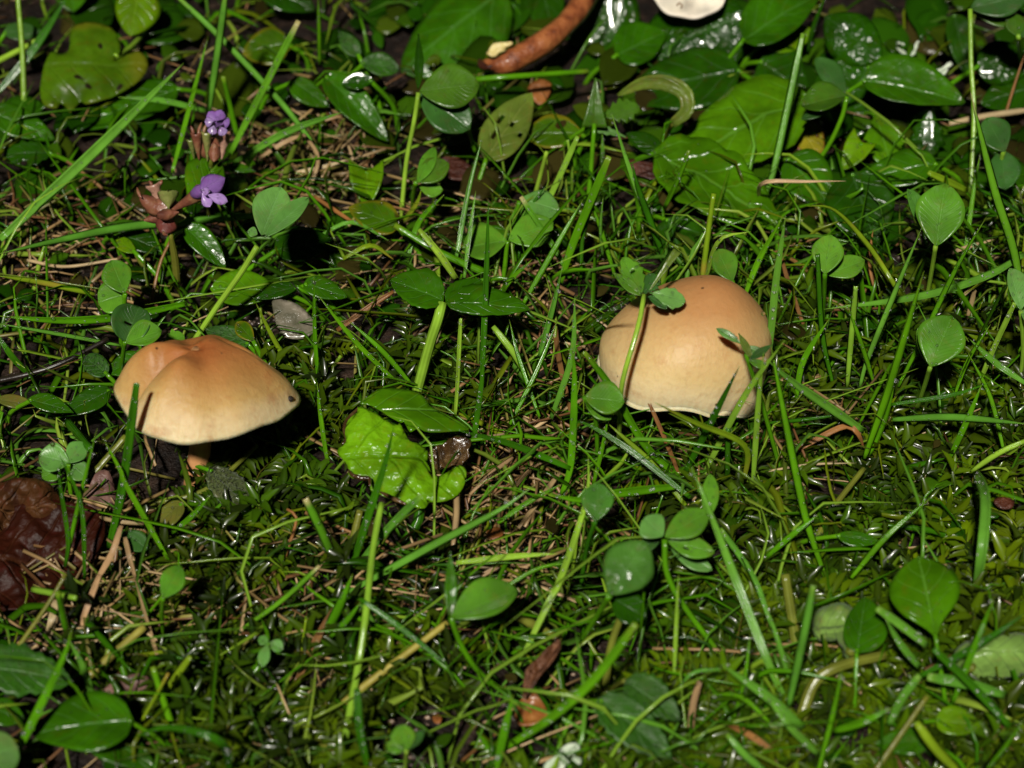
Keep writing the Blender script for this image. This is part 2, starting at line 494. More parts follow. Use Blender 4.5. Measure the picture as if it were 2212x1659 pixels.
def poly_mesh(mb, outline, z, f=.3, amp=1.0, freq=120, seed=1.0, step=7.0, tilt=(0, 0), curl=0.0, smooth_edge=True, cz=None):
    """leaf with a traced outline, laid on a tilted plane with its own crumpled relief (amp in mm)"""
    pts = [Vector((x, y)) for x, y in outline]
    if smooth_edge:
        q = []
        m = len(pts)
        for i in range(m):
            a, b, c, d = pts[i - 1], pts[i], pts[(i + 1) % m], pts[(i + 2) % m]
            for k in range(3):
                t = k / 3
                q.append(.5 * ((2 * b) + (c - a) * t + (2 * a - 5 * b + 4 * c - d) * t * t + (3 * b - a - 3 * c + d) * t ** 3))
        pts = q
    m = len(pts)
    cx, cy = sum(p.x for p in pts) / m, sum(p.y for p in pts) / m
    x0, x1 = min(p.x for p in pts), max(p.x for p in pts)
    y0, y1 = min(p.y for p in pts), max(p.y for p in pts)
    allp = list(pts)
    def inside(x, y):
        c = False
        for i in range(m):
            a, b = pts[i], pts[i - 1]
            if (a.y > y) != (b.y > y) and x < (b.x - a.x) * (y - a.y) / (b.y - a.y) + a.x: c = not c
        return c
    def edge(x, y):
        best = 1e9
        p = Vector((x, y))
        for i in range(m):
            a, b = pts[i - 1], pts[i]
            d = b - a; k = max(0, min(1, (p - a).dot(d) / max(d.length_squared, 1e-9)))
            best = min(best, (a + d * k - p).length)
        return best
    y = y0 + step * .5; r = 0
    while y < y1:
        x = x0 + step * (.5 if r % 2 else 1.0)
        while x < x1:
            if inside(x, y) and edge(x, y) > step * .45: allp.append(Vector((x, y)))
            x += step
        y += step * .87; r += 1
    vo, eo, fo, *_ = delaunay_2d_cdt(allp, [(i, (i + 1) % m) for i in range(m)], [], 1, 1e-4)
    B = U(cx, cy, z if cz is None else cz)
    toc = (CAM - B).normalized()
    n = Vector((0, 0, 1)).lerp(toc, f).normalized()
    n = (n + Vector((tilt[0], tilt[1], 0))).normalized()
    base = len(mb.v)
    R = max(x1 - x0, y1 - y0) * .5
    for p in vo:
        w = ray_plane(p.x, p.y, B, n)
        e = edge(p.x, p.y)
        d = amp * MM * (fnoise(w, freq, seed) + .5 * fnoise(w, freq * 2.3, seed + 5) + .22 * fnoise(w, freq * 5.5, seed + 9))
        d += curl * MM * max(0, 1 - e / (R * .5)) ** 2
        mb.add(w + n * d, ((p.x - x0) / (x1 - x0), (p.y - y0) / (y1 - y0)))
    for fa in fo: mb.f.append(tuple(base + i for i in fa))
    return B, n

def auto_petiole(B, A, z, seed, length=12, r=.45):
    """a stalk that carries a leaf from the soil"""
    rnd = random.Random(seed)
    e = B - Vector((A.x, A.y, 0)).normalized() * length * MM * .6 + Vector((rnd.uniform(-3, 3), rnd.uniform(-2, 4), 0)) * MM
    e.z = -.001
    mid = B.lerp(e, .5) - A * 1.5 * MM + Vector((0, 0, .5 * MM))
    return catmull([e, mid, B + A * .8 * MM], 8)

def uvsphere(mb, c, r, nu=14, nv=9, sq=(1, 1, 1), axis=None, vcol=None):
    first = len(mb.v)
    q = axis.to_track_quat('Z', 'Y') if axis else None
    for i in range(nv + 1):
        th = pi * i / nv
        for j in range(nu):
            ph = 2 * pi * j / nu
            v = Vector((sin(th) * cos(ph) * sq[0], sin(th) * sin(ph) * sq[1], cos(th) * sq[2])) * r
            if q: v = q @ v
            mb.add(c + v, (j / nu, i / nv), vcol)
    for i in range(nv):
        for j in range(nu):
            a, b = first + i * nu + j, first + i * nu + (j + 1) % nu
            mb.f.append((a, a + nu, b + nu, b))

# ------------------------------------------------------------------ soil
GX, GY = 150, 150
def warp(t, core, far):
    return core * t + (far - core) * (abs(t) ** 9) * (1 if t > 0 else -1)
def ground_h(x, y):
    p = (x, y, 0)
    w = exp(-((x / .35) ** 2 + (y / .4) ** 2))
    return (.0030 * fnoise(p, 28, 3.1) + .0016 * fnoise(p, 90, 9.2) + .0008 * fnoise(p, 260, 1.7) + .0004 * fnoise(p, 600, 4.4)) * w - .0012
mb = MB()
for j in range(GY + 1):
    for i in range(GX + 1):
        x, y = warp(2 * i / GX - 1, .17, 6), .02 + warp(2 * j / GY - 1, .21, 6)
        mb.add((x, y, ground_h(x, y)), (i / GX, j / GY))
for j in range(GY):
    for i in range(GX):
        a = j * (GX + 1) + i
        mb.f.append((a, a + 1, a + GX + 2, a + GX + 1))
M_SOIL = rough_mat('wet_soil', [(.32, (.002, .0011, .0006)), (.52, (.011, .0058, .0035)), (.66, (.034, .019, .012)), (.8, (.10, .062, .04))], 260, rough=.6, bumpd=.0014, trans=0.0, coat=.06, spec=.25, f2=1500)
g = mb.build('ground', M_SOIL)
g['kind'] = 'structure'; g['label'] = 'dark wet brown soil under the turf'

# ------------------------------------------------------------------ mushrooms
def cap_mat(name, stops, spotcol, blot=None):
    m, nt, b = newmat(name); N = NT(nt)
    uv = N.n('ShaderNodeUVMap'); sep = N.n('ShaderNodeSeparateXYZ'); N.link(uv.outputs[0], sep.inputs[0])
    geo = N.n('ShaderNodeNewGeometry'); P = geo.outputs['Position']
    big = N.noise(P, 130, 3); fine = N.noise(P, 900, 3)
    u = N.math('ADD', sep.outputs[0], N.math('MULTIPLY', N.math('SUBTRACT', big, .5), .22))
    c = N.ramp(u, stops)
    c = N.mix(N.math('MULTIPLY', N.smooth(fine, .4, .8), .16), c, tuple(x * .6 for x in stops[1][1]))
    # damp blotches and fine silky fibres running down the cap
    c = N.mix(N.math('MULTIPLY', N.smooth(N.noise(P, 260, 4, .65), .5, .72), .5), c, stops[1][1])
    mp = N.n('ShaderNodeMapping'); mp.inputs['Scale'].default_value = (5, 90, 1); N.link(uv.outputs[0], mp.inputs[0])
    fib = N.noise(mp.outputs[0], 3.0, 3)
    c = N.mix(N.math('MULTIPLY', N.smooth(fib, .45, .8), .10), c, tuple(x * .72 for x in stops[2][1]))
    vor = N.n('ShaderNodeTexVoronoi', feature='F1'); vor.inputs['Scale'].default_value = 260; N.link(P, vor.inputs['Vector'])
    dots = N.math('MULTIPLY', N.smooth(vor.outputs['Distance'], .10, .05), N.smooth(N.noise(P, 330, 0), .42, .5))
    c = N.mix(N.math('MULTIPLY', dots, .85), c, spotcol)
    # faint radial streaks near the margin
    wv = N.n('ShaderNodeTexWave', wave_type='BANDS', bands_direction='Y'); wv.inputs['Scale'].default_value = 22
    N.link(uv.outputs[0], wv.inputs['Vector'])
    st = N.math('MULTIPLY', N.math('MULTIPLY', wv.outputs['Fac'], N.smooth(sep.outputs[0], .9, 1.0)), .2)
    c = N.mix(st, c, (.55, .36, .18))
    N.link(c, b.inputs['Base Color'])
    b.inputs['Roughness'].default_value = .46
    b.inputs['Specular IOR Level'].default_value = .26
    b.inputs['Subsurface Weight'].default_value = .55
    b.inputs['Subsurface Radius'].default_value = (1.0, .6, .38)
    b.inputs['Subsurface Scale'].default_value = .0030
    bp = N.n('ShaderNodeBump'); bp.inputs['Strength'].default_value = .5; bp.inputs['Distance'].default_value = .0003
    N.link(N.math('ADD', N.math('ADD', fine, big), N.math('MULTIPLY', fib, .35)), bp.inputs['Height']); N.link(bp.outputs[0], b.inputs['Normal'])
    return m
M_CAP1 = cap_mat('cap_tan', [(.0, (.27, .080, .020)), (.30, (.34, .128, .036)), (.58, (.38, .190, .056)), (.84, (.47, .305, .110)), (1.0, (.60, .48, .27))], (.05, .025, .01))
M_CAP2 = cap_mat('cap_peach', [(.0, (.38, .170, .058)), (.27, (.43, .220, .082)), (.5, (.52, .335, .140)), (.78, (.58, .43, .200)), (1.0, (.66, .55, .33))], (.05, .025, .01))
M_GILL = blade_mat('gill_cream', (.55, .40, .22), rough=.6, trans=.1)
M_STEM = rough_mat('stem_tan', [(.3, (.42, .17, .06)), (.55, (.58, .28, .11)), (.75, (.66, .38, .17))], 180, rough=.5, bumpd=.0002)

def mushroom(name, label, origin, R, fun, tilt, mat, base, stem_r, margin_cren=0.0, gill_n=54, shear=(0, 0), pig=.42):
    root = empty('mushroom', base)
    tag(root, label, 'mushroom')
    rot = Matrix.Rotation(tilt[1], 3, 'Y') @ Matrix.Rotation(tilt[0], 3, 'X')
    cap = MB(); NR, NP = 46, 128
    rings = []
    for i in range(NR + 1):
        rho = i / NR
        ring = []
        for j in range(NP):
            ph = 2 * pi * j / NP
            r, z = fun(rho, ph)
            if margin_cren and rho > .93: z += margin_cren * MM * sin(ph * 64) * ss(.93, 1, rho)
            ring.append(cap.add(origin + rot @ Vector((r * cos(ph) + shear[0] * max(z, 0), r * sin(ph) + shear[1] * max(z, 0), z)), (rho * (1 - pig * max(0, sin(ph - .35))) + pig * .25 * rho * max(0, -sin(ph)) , j / NP)))
        rings.append(ring)
    for i in range(NR):
        for j in range(NP):
            k = (j + 1) % NP
            cap.f.append((rings[i][j], rings[i + 1][j], rings[i + 1][k], rings[i][k]))
    # the underside closes the cap
    und = []
    for i in range(1, 7):
        q = 1 - i / 6.0
        ring = []
        for j in range(NP):
            ph = 2 * pi * j / NP
            r1, z1 = fun(1.0, ph); r2, z2 = fun(.12 + .86 * q, ph)
            ring.append(cap.add(origin + rot @ Vector((r2 * cos(ph), r2 * sin(ph), min(z2 - (.9 + 1.2 * (1 - q)) * MM, z1 + (1 - q) * 3.0 * MM))), (1.0, j / NP)))
        und.append(ring)
    prev = rings[-1]
    for ring in und:
        for j in range(NP):
            k = (j + 1) % NP
            cap.f.append((prev[j], ring[j], ring[k], prev[k]))
        prev = ring
    cap_o = part(cap, 'cap', mat, root)
    gl = MB()
    for a in range(gill_n):
        ph = 2 * pi * (a + .5) / gill_n
        w = pi / gill_n * .28
        rows = []
        for k in range(6):
            q = .15 + .58 * k / 5
            r2, z2 = fun(q, ph); r1, z1 = fun(1.0, ph)
            top = min(z2 - 1.0 * MM, z1 + (1 - q) * 3.0 * MM) + .2 * MM
            deep = (.05 + 2.2 * sin(pi * min(1, (1 - q) * 1.25))) * MM
            rows.append([gl.add(origin + rot @ Vector((r2 * .84 * cos(ph + s * w), r2 * .84 * sin(ph + s * w), zz)), (k / 5, .5)) for s, zz in ((-1, top), (-.6, top - deep), (.6, top - deep), (1, top))])
        for k in range(5):
            for c in range(3):
                gl.f.append((rows[k][c], rows[k + 1][c], rows[k + 1][c + 1], rows[k][c + 1]))
    go = part(gl, 'gills', M_GILL, root); go['kind'] = 'stuff'
    st = MB()
    top = origin + rot @ Vector((0, 0, fun(.15, 0)[1] - 1.0 * MM))
    b0 = Vector(base) + Vector((0, 0, -.002))
    mid = b0.lerp(top, .5) + Vector((.0006, -.0004, 0))
    sweep(st, catmull([b0, mid, top], 14), lambda t: stem_r * MM * (1.12 - .2 * sin(pi * t)), ROUND)
    part(st, 'stem', M_STEM, root)
    return root

def adiff(a, b):
    return (a - b + pi) % (2 * pi) - pi

def fun1(rho, ph):
    R = 15.5 * MM
    a = adiff(ph, radians(207))
    gr = exp(-(a / radians(7 if a > 0 else 17)) ** 2)             # the fold between the two lobes, steep on one side
    rad = R * (1 + .13 * exp(-(adiff(ph, radians(4)) / radians(20)) ** 2) + .05 * exp(-(adiff(ph, radians(245)) / radians(28)) ** 2)
               + .05 * exp(-(adiff(ph, radians(178)) / radians(16)) ** 2) + .012 * sin(3 * ph + 1) + .008 * sin(11 * ph))
    rad *= 1 - .20 * gr * rho ** 2.5
    x, y = rho * cos(ph), rho * sin(ph)
    z = 9.8 * MM * (1 - rho ** 2.3)
    z -= 4.2 * MM * gr * ss(.12, .55, rho) * (1 - .25 * ss(.8, 1, rho))
    z += 1.9 * MM * exp(-(adiff(ph, radians(176)) / radians(24)) ** 2) * ss(.25, .6, rho) * (1 - .5 * ss(.8, 1, rho))
    z += 1.5 * MM * exp(-(adiff(ph, radians(238)) / radians(22)) ** 2) * ss(.15, .5, rho) * (1 - .7 * ss(.75, 1, rho))
    # knob, saddle and dents near the crown
    z += .5 * MM * exp(-(((x - .16) / .30) ** 2 + ((y - .30) / .3) ** 2))
    z -= 2.2 * MM * exp(-(((x + .16) / .14) ** 2 + ((y - .34) / .22) ** 2))
    z -= 1.0 * MM * exp(-(((x + .10) / .10) ** 2 + ((y - .05) / .07) ** 2))
    z -= 1.2 * MM * exp(-(((x + .46) / .10) ** 2 + ((y + .02) / .12) ** 2))
    z -= 2.0 * MM * exp(-(((x - .46) / .24) ** 2 + ((y - .24 - .25 * (.46 - x)) / .09) ** 2))
    z -= .7 * MM * exp(-(((x - .02) / .09) ** 2 + ((y + .16) / .2) ** 2))
    z += .45 * MM * fnoise((x * 3, y * 3, 2), 1.0, 4.0)
    # the margin waves: raised towards one end, drooping in front
    z += rho ** 2.2 * (.4 * MM * cos(ph - .1) - .5 * MM * sin(ph * 2 + .5) + .3 * MM * sin(5 * ph))
    z -= .7 * MM * ss(.86, 1, rho)
    return rad * rho, z

def fun2(rho, ph):
    R = 15.7 * MM
    th = rho * radians(110)
    x, y = rho * cos(ph), rho * sin(ph)
    rr = R * sin(th) * (1 + .025 * sin(2 * ph + .6) + .012 * sin(5 * ph))
    z = 14.6 * MM * cos(th)
    z += 1.2 * MM * exp(-(rho / .22) ** 2)
    z -= .7 * MM * exp(-((x + .35) / .2) ** 2 - ((y - .1) / .25) ** 2)
    z += .6 * MM * fnoise((x * 2.4, y * 2.4, 7), 1.0, 2.0)
    z -= 1.2 * MM * exp(-((x + .55) / .25) ** 2 - ((y + .15) / .5) ** 2)
    z += rho ** 6 * (.7 * MM * sin(3 * ph + .4) + .35 * MM * sin(7 * ph))
    fl = exp(-(adiff(ph, radians(326)) / radians(20)) ** 2) * ss(.72, 1, rho)
    rr *= 1 + .07 * fl; z -= 1.3 * MM * fl
    nt = exp(-(adiff(ph, radians(300)) / radians(8)) ** 2)
    rr *= 1 - .05 * nt * rho ** 4; z += .8 * MM * nt * rho ** 6
    return rr, z

mushroom('mushroom', 'tan mushroom with a lobed, dented cap and a short orange stem in moss', U(436, 852, 21.5), 17.4, fun1, (radians(-10), radians(5)), M_CAP1, tuple(U(419, 1046, 0)), 2.1, .13)
mushroom('mushroom', 'peach mushroom with a smooth domed cap, grass blades crossing its rim', U(1478, 766, 15.6), 15.6, fun2, (radians(-9), radians(8)), M_CAP2, tuple(U(1492, 900, 0)), 2.0, 0.0, shear=(.20, 0))
# the small dark speck stuck to the lobed cap
mb = MB(); sp = U(626, 862, 21.5)
uvsphere(mb, Vector((0, 0, 0)), .75 * MM, sq=(1, .8, .55), axis=Vector((.2, -.7, .6)))
o = mb.build('seed', GREEN['k'][1]); o.location = sp
tag(o, 'tiny dark brown seed stuck to the rim of the lobed tan mushroom', 'seed')

# white gilled cap lying against the leaves at the top of the picture
root = empty('fallen_mushroom', tuple(U(1490, 60, 5)))
tag(root, 'white fallen mushroom cap showing its fine gills, top of the picture', 'mushroom')
M_WGILL = blade_mat('gill_white', (.66, .61, .52), rough=.55, trans=.1, vary=.05)
M_WCAP = rough_mat('cap_white', [(.3, (.5, .42, .32)), (.6, (.68, .62, .54)), (.8, (.75, .7, .64))], 150, rough=.5, bumpd=.0003)
C0 = U(1490, -34, 20)
nrm = (CAM - C0).normalized() * .75 + Vector((0, .05, .45)); nrm.normalize()
ux = nrm.cross(Vector((0, 0, 1))).normalized(); uy = nrm.cross(ux)
capb, gilb = MB(), MB()
RC = 8.6 * MM
for i in range(9):
    for j in range(60):
        ph = 2 * pi * j / 60; q = i / 8
        rr = RC * q * (1 + .04 * sin(3 * ph) + .02 * sin(8 * ph))
        capb.add(C0 + ux * rr * cos(ph) + uy * rr * sin(ph) - nrm * (2.6 * MM * (1 - q * q) + .7 * MM), (q, j / 60))
for i in range(8):
    for j in range(60):
        k = (j + 1) % 60
        capb.f.append((i * 60 + j, i * 60 + k, (i + 1) * 60 + k, (i + 1) * 60 + j))
part(capb, 'cap', M_WCAP, root, solid=.4)
for a in range(88):
    ph = 2 * pi * a / 88; w = pi / 88 * .75
    rows = []
    for k in range(5):
        q = (.1 if a % 2 == 0 else .45) + (.9 if a % 2 == 0 else .55) * k / 4
        rr = RC * q * (1 + .04 * sin(3 * ph) + .02 * sin(8 * ph))
        lift = (.1 + .75 * sin(pi * min(1, (1 - q) * 1.1))) * MM
        rows.append([gilb.add(C0 + ux * rr * cos(ph + s * w) + uy * rr * sin(ph + s * w) + nrm * (hh - 1.0 * MM * (1 - q)), (k / 4, .5)) for s, hh in ((-1, -.9 * MM), (-.35, lift), (.35, lift), (1, -.9 * MM))])
    for k in range(4):
        for c in range(3): gilb.f.append((rows[k][c], rows[k + 1][c], rows[k + 1][c + 1], rows[k][c + 1]))
go = part(gilb, 'gills', M_WGILL, root); go['kind'] = 'stuff'
hb = MB(); sweep(hb, [U(1462, 12, 23.6), U(1468, 6, 23.9), U(1474, 12, 23.8), U(1471, 18, 23.4)], lambda t: .18 * MM, ROUND)
part(hb, 'wormhole', GREEN['n'][1], root)

# fallen reddish stem
root = empty('fallen_mushroom', tuple(U(1150, 130, 4)))
tag(root, 'thick reddish brown mushroom stem lying bent across the leaves', 'mushroom')
M_RSTEM = rough_mat('stem_reddish', [(.3, (.05, .012, .006)), (.44, (.22, .062, .020)), (.6, (.34, .115, .036)), (.76, (.46, .21, .085))], 190, rough=.36, bumpd=.0009, coat=.15)
sb = MB()
pth = pix_path(parse('1048,138 1085,140 1130,118 1180,88 1235,38 1275,-20 1300,-70'), [9, 10, 11, 12, 13, 14, 14], 34)
sweep(sb, pth, lambda t: (1.35 + 1.5 * ss(0, .16, t) + .15 * sin(9 * t) + .1 * sin(23 * t)) * MM * .95, ROUND)
part(sb, 'stem', M_RSTEM, root)
fb = MB()
poly_mesh(fb, parse('1052,112 1062,98 1080,92 1106,90 1108,98 1092,104 1088,112 1078,116 1070,126 1056,122'), 13.5, f=.8, amp=.8, freq=420, step=5)
part(fb, 'torn_flesh', M_FLESH, root, solid=.8)
db = MB()
sweep(db, pix_path(parse('1036,128 1040,140 1052,146 1062,142'), [9, 10, 11, 12], 8), lambda t: (.9 * sin(pi * (t * .8 + .1))) * MM, ROUND)
part(db, 'torn_end', M_RED, root)

# ------------------------------------------------------------------ leaves, clovers
HAIRY = []
def single_leaf(label, mat, shape, b, t, wl, wr, z=9, name='broad_leaf', cat='leaf', pet=None, petcol='g', petw=11, solid=.22, group='broad leaves in the turf', **k):
    seed = int(b[0] * 7 + b[1] * 3)
    lb = MB()
    B, A, n = leaf_mesh(lb, shape, b, t, wl, wr, z, seed=seed % 97, **k)
    root = empty(name, (B.x, B.y, 0))
    tag(root, label, cat, group)
    part(lb, 'leaf_blade', LEAF[mat] if isinstance(mat, str) else mat, root, solid=solid)
    pb = MB()
    if pet:
        pts = parse(pet)
        path = pix_path(pts, (z - .3, 1), 12)
    else:
        path = auto_petiole(B, A, z, seed)[::-1]
    ps = pxsize(B)
    sweep(pb, path, lambda s: petw * .5 * ps * (.85 + .25 * s), ROUND)
    part(pb, 'petiole', GREEN[petcol][1], root)
    if mat in ('h', 'G'): hairs(root, 420 if mat == 'G' else 170, 1.3 if mat == 'G' else .7, seed)
    return root

def clover(label, z, leaflets, pet, petcol='l', petw=10, group='clover leaves', zend=1, pz=None):
    b0 = leaflets[0][1]
    B = U(b0[0], b0[1], z)
    root = empty('clover_leaf', (B.x, B.y, 0))
    tag(root, label, 'clover', group)
    ps = pxsize(B)
    for i, l in enumerate(leaflets):
        mat, b, t, wl, wr = l[:5]
        k = dict(l[5]) if len(l) > 5 else {}
        shape = k.pop('shape', 'clover')
        zz = k.pop('z', z)
        lb = MB()
        k.setdefault('droop', .08); k.setdefault('cup', .12); k.setdefault('f', .5); k.setdefault('rip', .012)
        leaf_mesh(lb, shape, b, t, wl, wr, zz, seed=(int(b[0]) + i * 31) % 97, **k)
        part(lb, 'leaflet', LEAF[mat], root, solid=.18)
    pb = MB()
    path = pix_path(parse(pet), pz or (z, zend), 16)
    sweep(pb, path, lambda s: petw * .5 * ps, ROUND)
    part(pb, 'petiole', GREEN[petcol][1], root)
    return root

S = single_leaf
def hairs(leaf, n, length, seed):
    """fine pale hairs standing off a leaf"""
    rnd = random.Random(seed)
    bl = [c for c in leaf.children if c.name.startswith('leaf_blade') or c.name.startswith('folded_lobe')][0]
    me = bl.data; hb = MB(); org = leaf.location
    for _ in range(n):
        pl = me.polygons[rnd.randrange(len(me.polygons))]
        a, b = me.vertices[pl.vertices[0]].co, me.vertices[pl.vertices[2]].co
        p = a.lerp(b, rnd.random()) + org
        nn = pl.normal if pl.normal.z > 0 else -pl.normal
        d = (nn + Vector((rnd.gauss(0, .5), rnd.gauss(0, .5), rnd.gauss(0, .3)))).normalized()
        s = d.cross(Vector((.3, .9, .1))).normalized() * .045 * MM
        s2 = d.cross(s).normalized() * .045 * MM
        q = p + d * length * MM * rnd.uniform(.5, 1.1)
        i = [hb.add(p + s), hb.add(p - s * .5 + s2), hb.add(p - s * .5 - s2), hb.add(q)]
        hb.f += [(i[0], i[1], i[3]), (i[1], i[2], i[3]), (i[2], i[0], i[3])]
    o = part(hb, 'hairs', M_HAIR, leaf); o['kind'] = 'stuff'
M_HAIR = vcol_mat('hair', rough=.3, trans=.3)
M_HAIR.node_tree.nodes['Principled BSDF'].inputs['Base Color'].default_value = (.6, .65, .55, 1)
# --- upper left
M_SPOT = leaf_mat('leaf_spotted', (.045, .105, .002), vein=(.07, .12, .01), rough=.3, vstr=.25, edge=(.10, .115, .005), spots=(.012, .008, .003), trans=.15)
root = empty('broad_leaf', tuple(U(250, 150, 0)))
tag(root, 'heart-shaped green leaf with a yellowing tip and black nibbled spots, upper corner', 'leaf', 'broad leaves in the turf')
lb = MB(); poly_mesh(lb, parse('160,46 190,40 232,50 255,75 258,105 243,124 275,111 300,107 317,125 315,150 288,181 238,208 190,222 174,212 160,226 150,237 140,222 128,216 120,228 96,222 86,195 90,155 108,106 132,110 149,98 150,70'), 11, f=.4, amp=1.2, freq=70, seed=3.0, step=7, curl=-1.2)
part(lb, 'leaf_blade', M_SPOT, root, solid=.22)
pb = MB(); sweep(pb, pix_path(parse('248,122 290,95 345,25'), (11, 2), 10), lambda t: .62 * MM, ROUND); part(pb, 'petiole', GREEN['l'][1], root)
S('shiny lime leaf hanging from the top edge above the black-spotted heart leaf', 'l', 'ovate', (300, -30), (280, 72), 55, 45, z=16, f=.5, cup=-.2)
S('green leaf cut by the top edge next to the shiny lime leaf', 'm', 'ovate', (150, -45), (158, 20), 42, 40, z=10)
S('dull green leaf lying flat under the black-spotted heart leaf', 'm', 'ovate', (388, 190), (158, 258), 42, 38, z=6, f=.2)
S('mid-green leaf at the frame edge below the black-spotted heart leaf', 'm', 'ovate', (-25, 240), (118, 292), 34, 32, z=9, f=.4)
S('ragged dark leaf with a bitten lower edge at the upper side of the frame', 'd', 'ellip', (112, 330), (6, 326), 30, 26, z=8, f=.4, serr=.4, nser=6, holes=((.55, -.8, .08),))
S('narrow dusty green leaf near the top corner with a dark withered tip', 'k', 'lance', (6, 70), (92, 62), 20, 20, z=13, f=.4)
S('glossy rounded leaf standing between the two purple flowers', 'n', 'obov', (402, 436), (478, 342), 52, 40, z=14, f=.75, cup=-.15, zt=18)
S('tiny green bract leaf beside the glossy leaf of the purple flowers', 'm', 'lance', (488, 358), (552, 366), 10, 10, z=12)
S('dark leaf cut by the top edge between the blue-green blades and the hairy seedling', 'd', 'ovate', (560, -30), (680, 12), 40, 34, z=9)
S('yellow-green leaf with brown blotches under the slanting cut blade', 'y', 'ovate', (622, 92), (522, 108), 44, 38, z=8, f=.4)
# hairy seedling
S('small hairy olive leaf pointing up at the tip of the seedling', 'h', 'lance', (778, 122), (730, 62), 20, 18, z=15, f=.6)
S('hairy oval leaf of the seedling beside the big folded leaf', 'h', 'ellip', (780, 134), (864, 146), 26, 24, z=16, f=.5, cup=.25)
S('small pointed green leaf of the seedling with a bright wet spot', 'm', 'ovate', (628, 172), (710, 224), 22, 30, z=12, f=.5)
S('tiny glossy oval leaf in the middle of the seedling', 'w', 'ellip', (806, 172), (738, 178), 19, 19, z=15, f=.5, cup=.3)
S('long dark leaf folded along its length, lowest on the seedling', 'm', 'ovate', (702, 162), (838, 294), 34, 38, z=14, f=.45, fold=.35)
S('large smooth leaf folded along its midrib behind the upright clover', 'm', 'ovate', (1095, -30), (864, 132), 92, 88, z=12, f=.35, fold=-.45, cup=0)
S('pale leaf riddled with holes beneath the round clover pair', 'f', 'ovate', (1048, 345), (1150, 190), 45, 48, z=9, f=.5, holes=((.3, -.3, .05), (.38, .2, .05), (.25, .4, .04), (.5, -.45, .05), (.55, .1, .035), (.66, -.2, .04), (.44, .65, .04), (.7, .4, .03)))
S('small lime leaf creased down the middle in the shade below the seedling', 'l', 'cord', (792, 368), (792, 442), 36, 38, z=8, f=.5, lobe=.22, fold=.3)
# --- top middle and right
S('leaf with a wet pebbled shine hanging beside the reddish stem', 'w', 'ovate', (1318, -50), (1314, 182), 66, 92, z=13, f=.72, cup=-.1)
S('dark leaf at the top edge behind the reddish stem', 'd', 'ovate', (1165, -50), (1195, 66), 42, 48, z=9, f=.3)
S('largest wet leaf with a net of shining wrinkles under the white cap', 'w', 'ovate', (1615, 28), (1345, 130), 104, 96, z=13, f=.62, cup=-.1, rip=.035, fold=-.2)
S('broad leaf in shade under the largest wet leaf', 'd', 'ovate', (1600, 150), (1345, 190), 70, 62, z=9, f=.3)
S('bright leaf with a pale midrib at the top edge beside the white cap', 'm', 'ovate', (1602, 88), (1772, -30), 56, 52, z=14, f=.4, fold=.2)
S('yellowish leaf tucked under the bright leaf at the top edge', 'l', 'ovate', (1650, 92), (1762, 58), 26, 36, z=10, f=.35)
root = empty('arched_leaf', tuple(U(1422, 320, 0)))
tag(root, 'arched olive leaf curling over like a hook among the broad leaves', 'leaf', 'broad leaves in the turf')
lb = MB(); pth = pix_path(parse('1452,268 1484,238 1478,200 1440,180 1390,180 1334,206'), [15, 18, 21, 22, 21, 17], 22)
sweep(lb, pth, lambda t: 1.75 * MM * max(.05, sin(pi * (t * .84 + .14)) ** .7), [(-1, .35), (-.5, -.05), (0, -.3), (.5, -.05), (1, .35), (.5, -.13), (0, -.4), (-.5, -.13)])
part(lb, 'leaf_blade', LEAF['f'], root)
pb = MB(); sweep(pb, pix_path(parse('1422,318 1440,290 1454,264'), (2, 15), 8), lambda t: .5 * MM, ROUND); part(pb, 'petiole', GREEN['v'][1], root)
S('yellow-green oval leaf with a brown tip below the reddish stem', 'y', 'ellip', (1258, 288), (1132, 284), 34, 40, z=10, f=.45)
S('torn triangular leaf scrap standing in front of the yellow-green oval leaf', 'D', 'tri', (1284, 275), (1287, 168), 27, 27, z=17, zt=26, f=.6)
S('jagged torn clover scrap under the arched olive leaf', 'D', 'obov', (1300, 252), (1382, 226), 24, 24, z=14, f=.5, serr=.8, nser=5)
S('narrow torn strip of glaucous leaf lying across the torn triangular scrap', 'g', 'lance', (1266, 268), (1352, 290), 8, 10, z=16, f=.5, serr=.6, nser=5)
S('veined green leaf with bright shine, upper of the two wrinkled leaves', 'n', 'ovate', (1750, 212), (1438, 330), 84, 84, z=13, f=.22, rip=.05, fold=-.12, vein=None) if False else S('veined green leaf with bright shine, upper of the two wrinkled leaves', 'n', 'ovate', (1750, 212), (1438, 330), 84, 84, z=13, f=.22, rip=.05, fold=-.12)
S('veined green leaf with bright shine, lower of the two wrinkled leaves', 'n', 'ovate', (1412, 326), (1700, 466), 70, 84, z=12, f=.2, rip=.05, fold=.12)
S('dark narrow leaf beside the petiole of the arched olive leaf', 'd', 'ovate', (1430, 330), (1352, 282), 20, 22, z=11, f=.4)
S('deep green leaf rising behind the domed mushroom', 'd', 'ovate', (1440, 470), (1500, 612), 62, 50, z=7, f=.4)
S('glossy oval leaf below the top edge, beside the pale branching lichen', 'w', 'ellip', (1905, 128), (1782, 28), 60, 54, z=13, f=.7, cup=-.2)
S('dark pointed leaf with folded sides lying over the pale branching lichen', 'm', 'ovate', (1862, 172), (2088, 206), 58, 40, z=17, f=.4, fold=.25)
S('rounded glossy leaf carrying a clover on top', 'w', 'ovate', (1880, 140), (1775, 305), 90, 84, z=11, f=.5)
S('yellow leaf with a brown rotten blotch under the rounded glossy leaf', 'Y', 'ovate', (1722, 262), (1775, 342), 36, 34, z=8, f=.4)
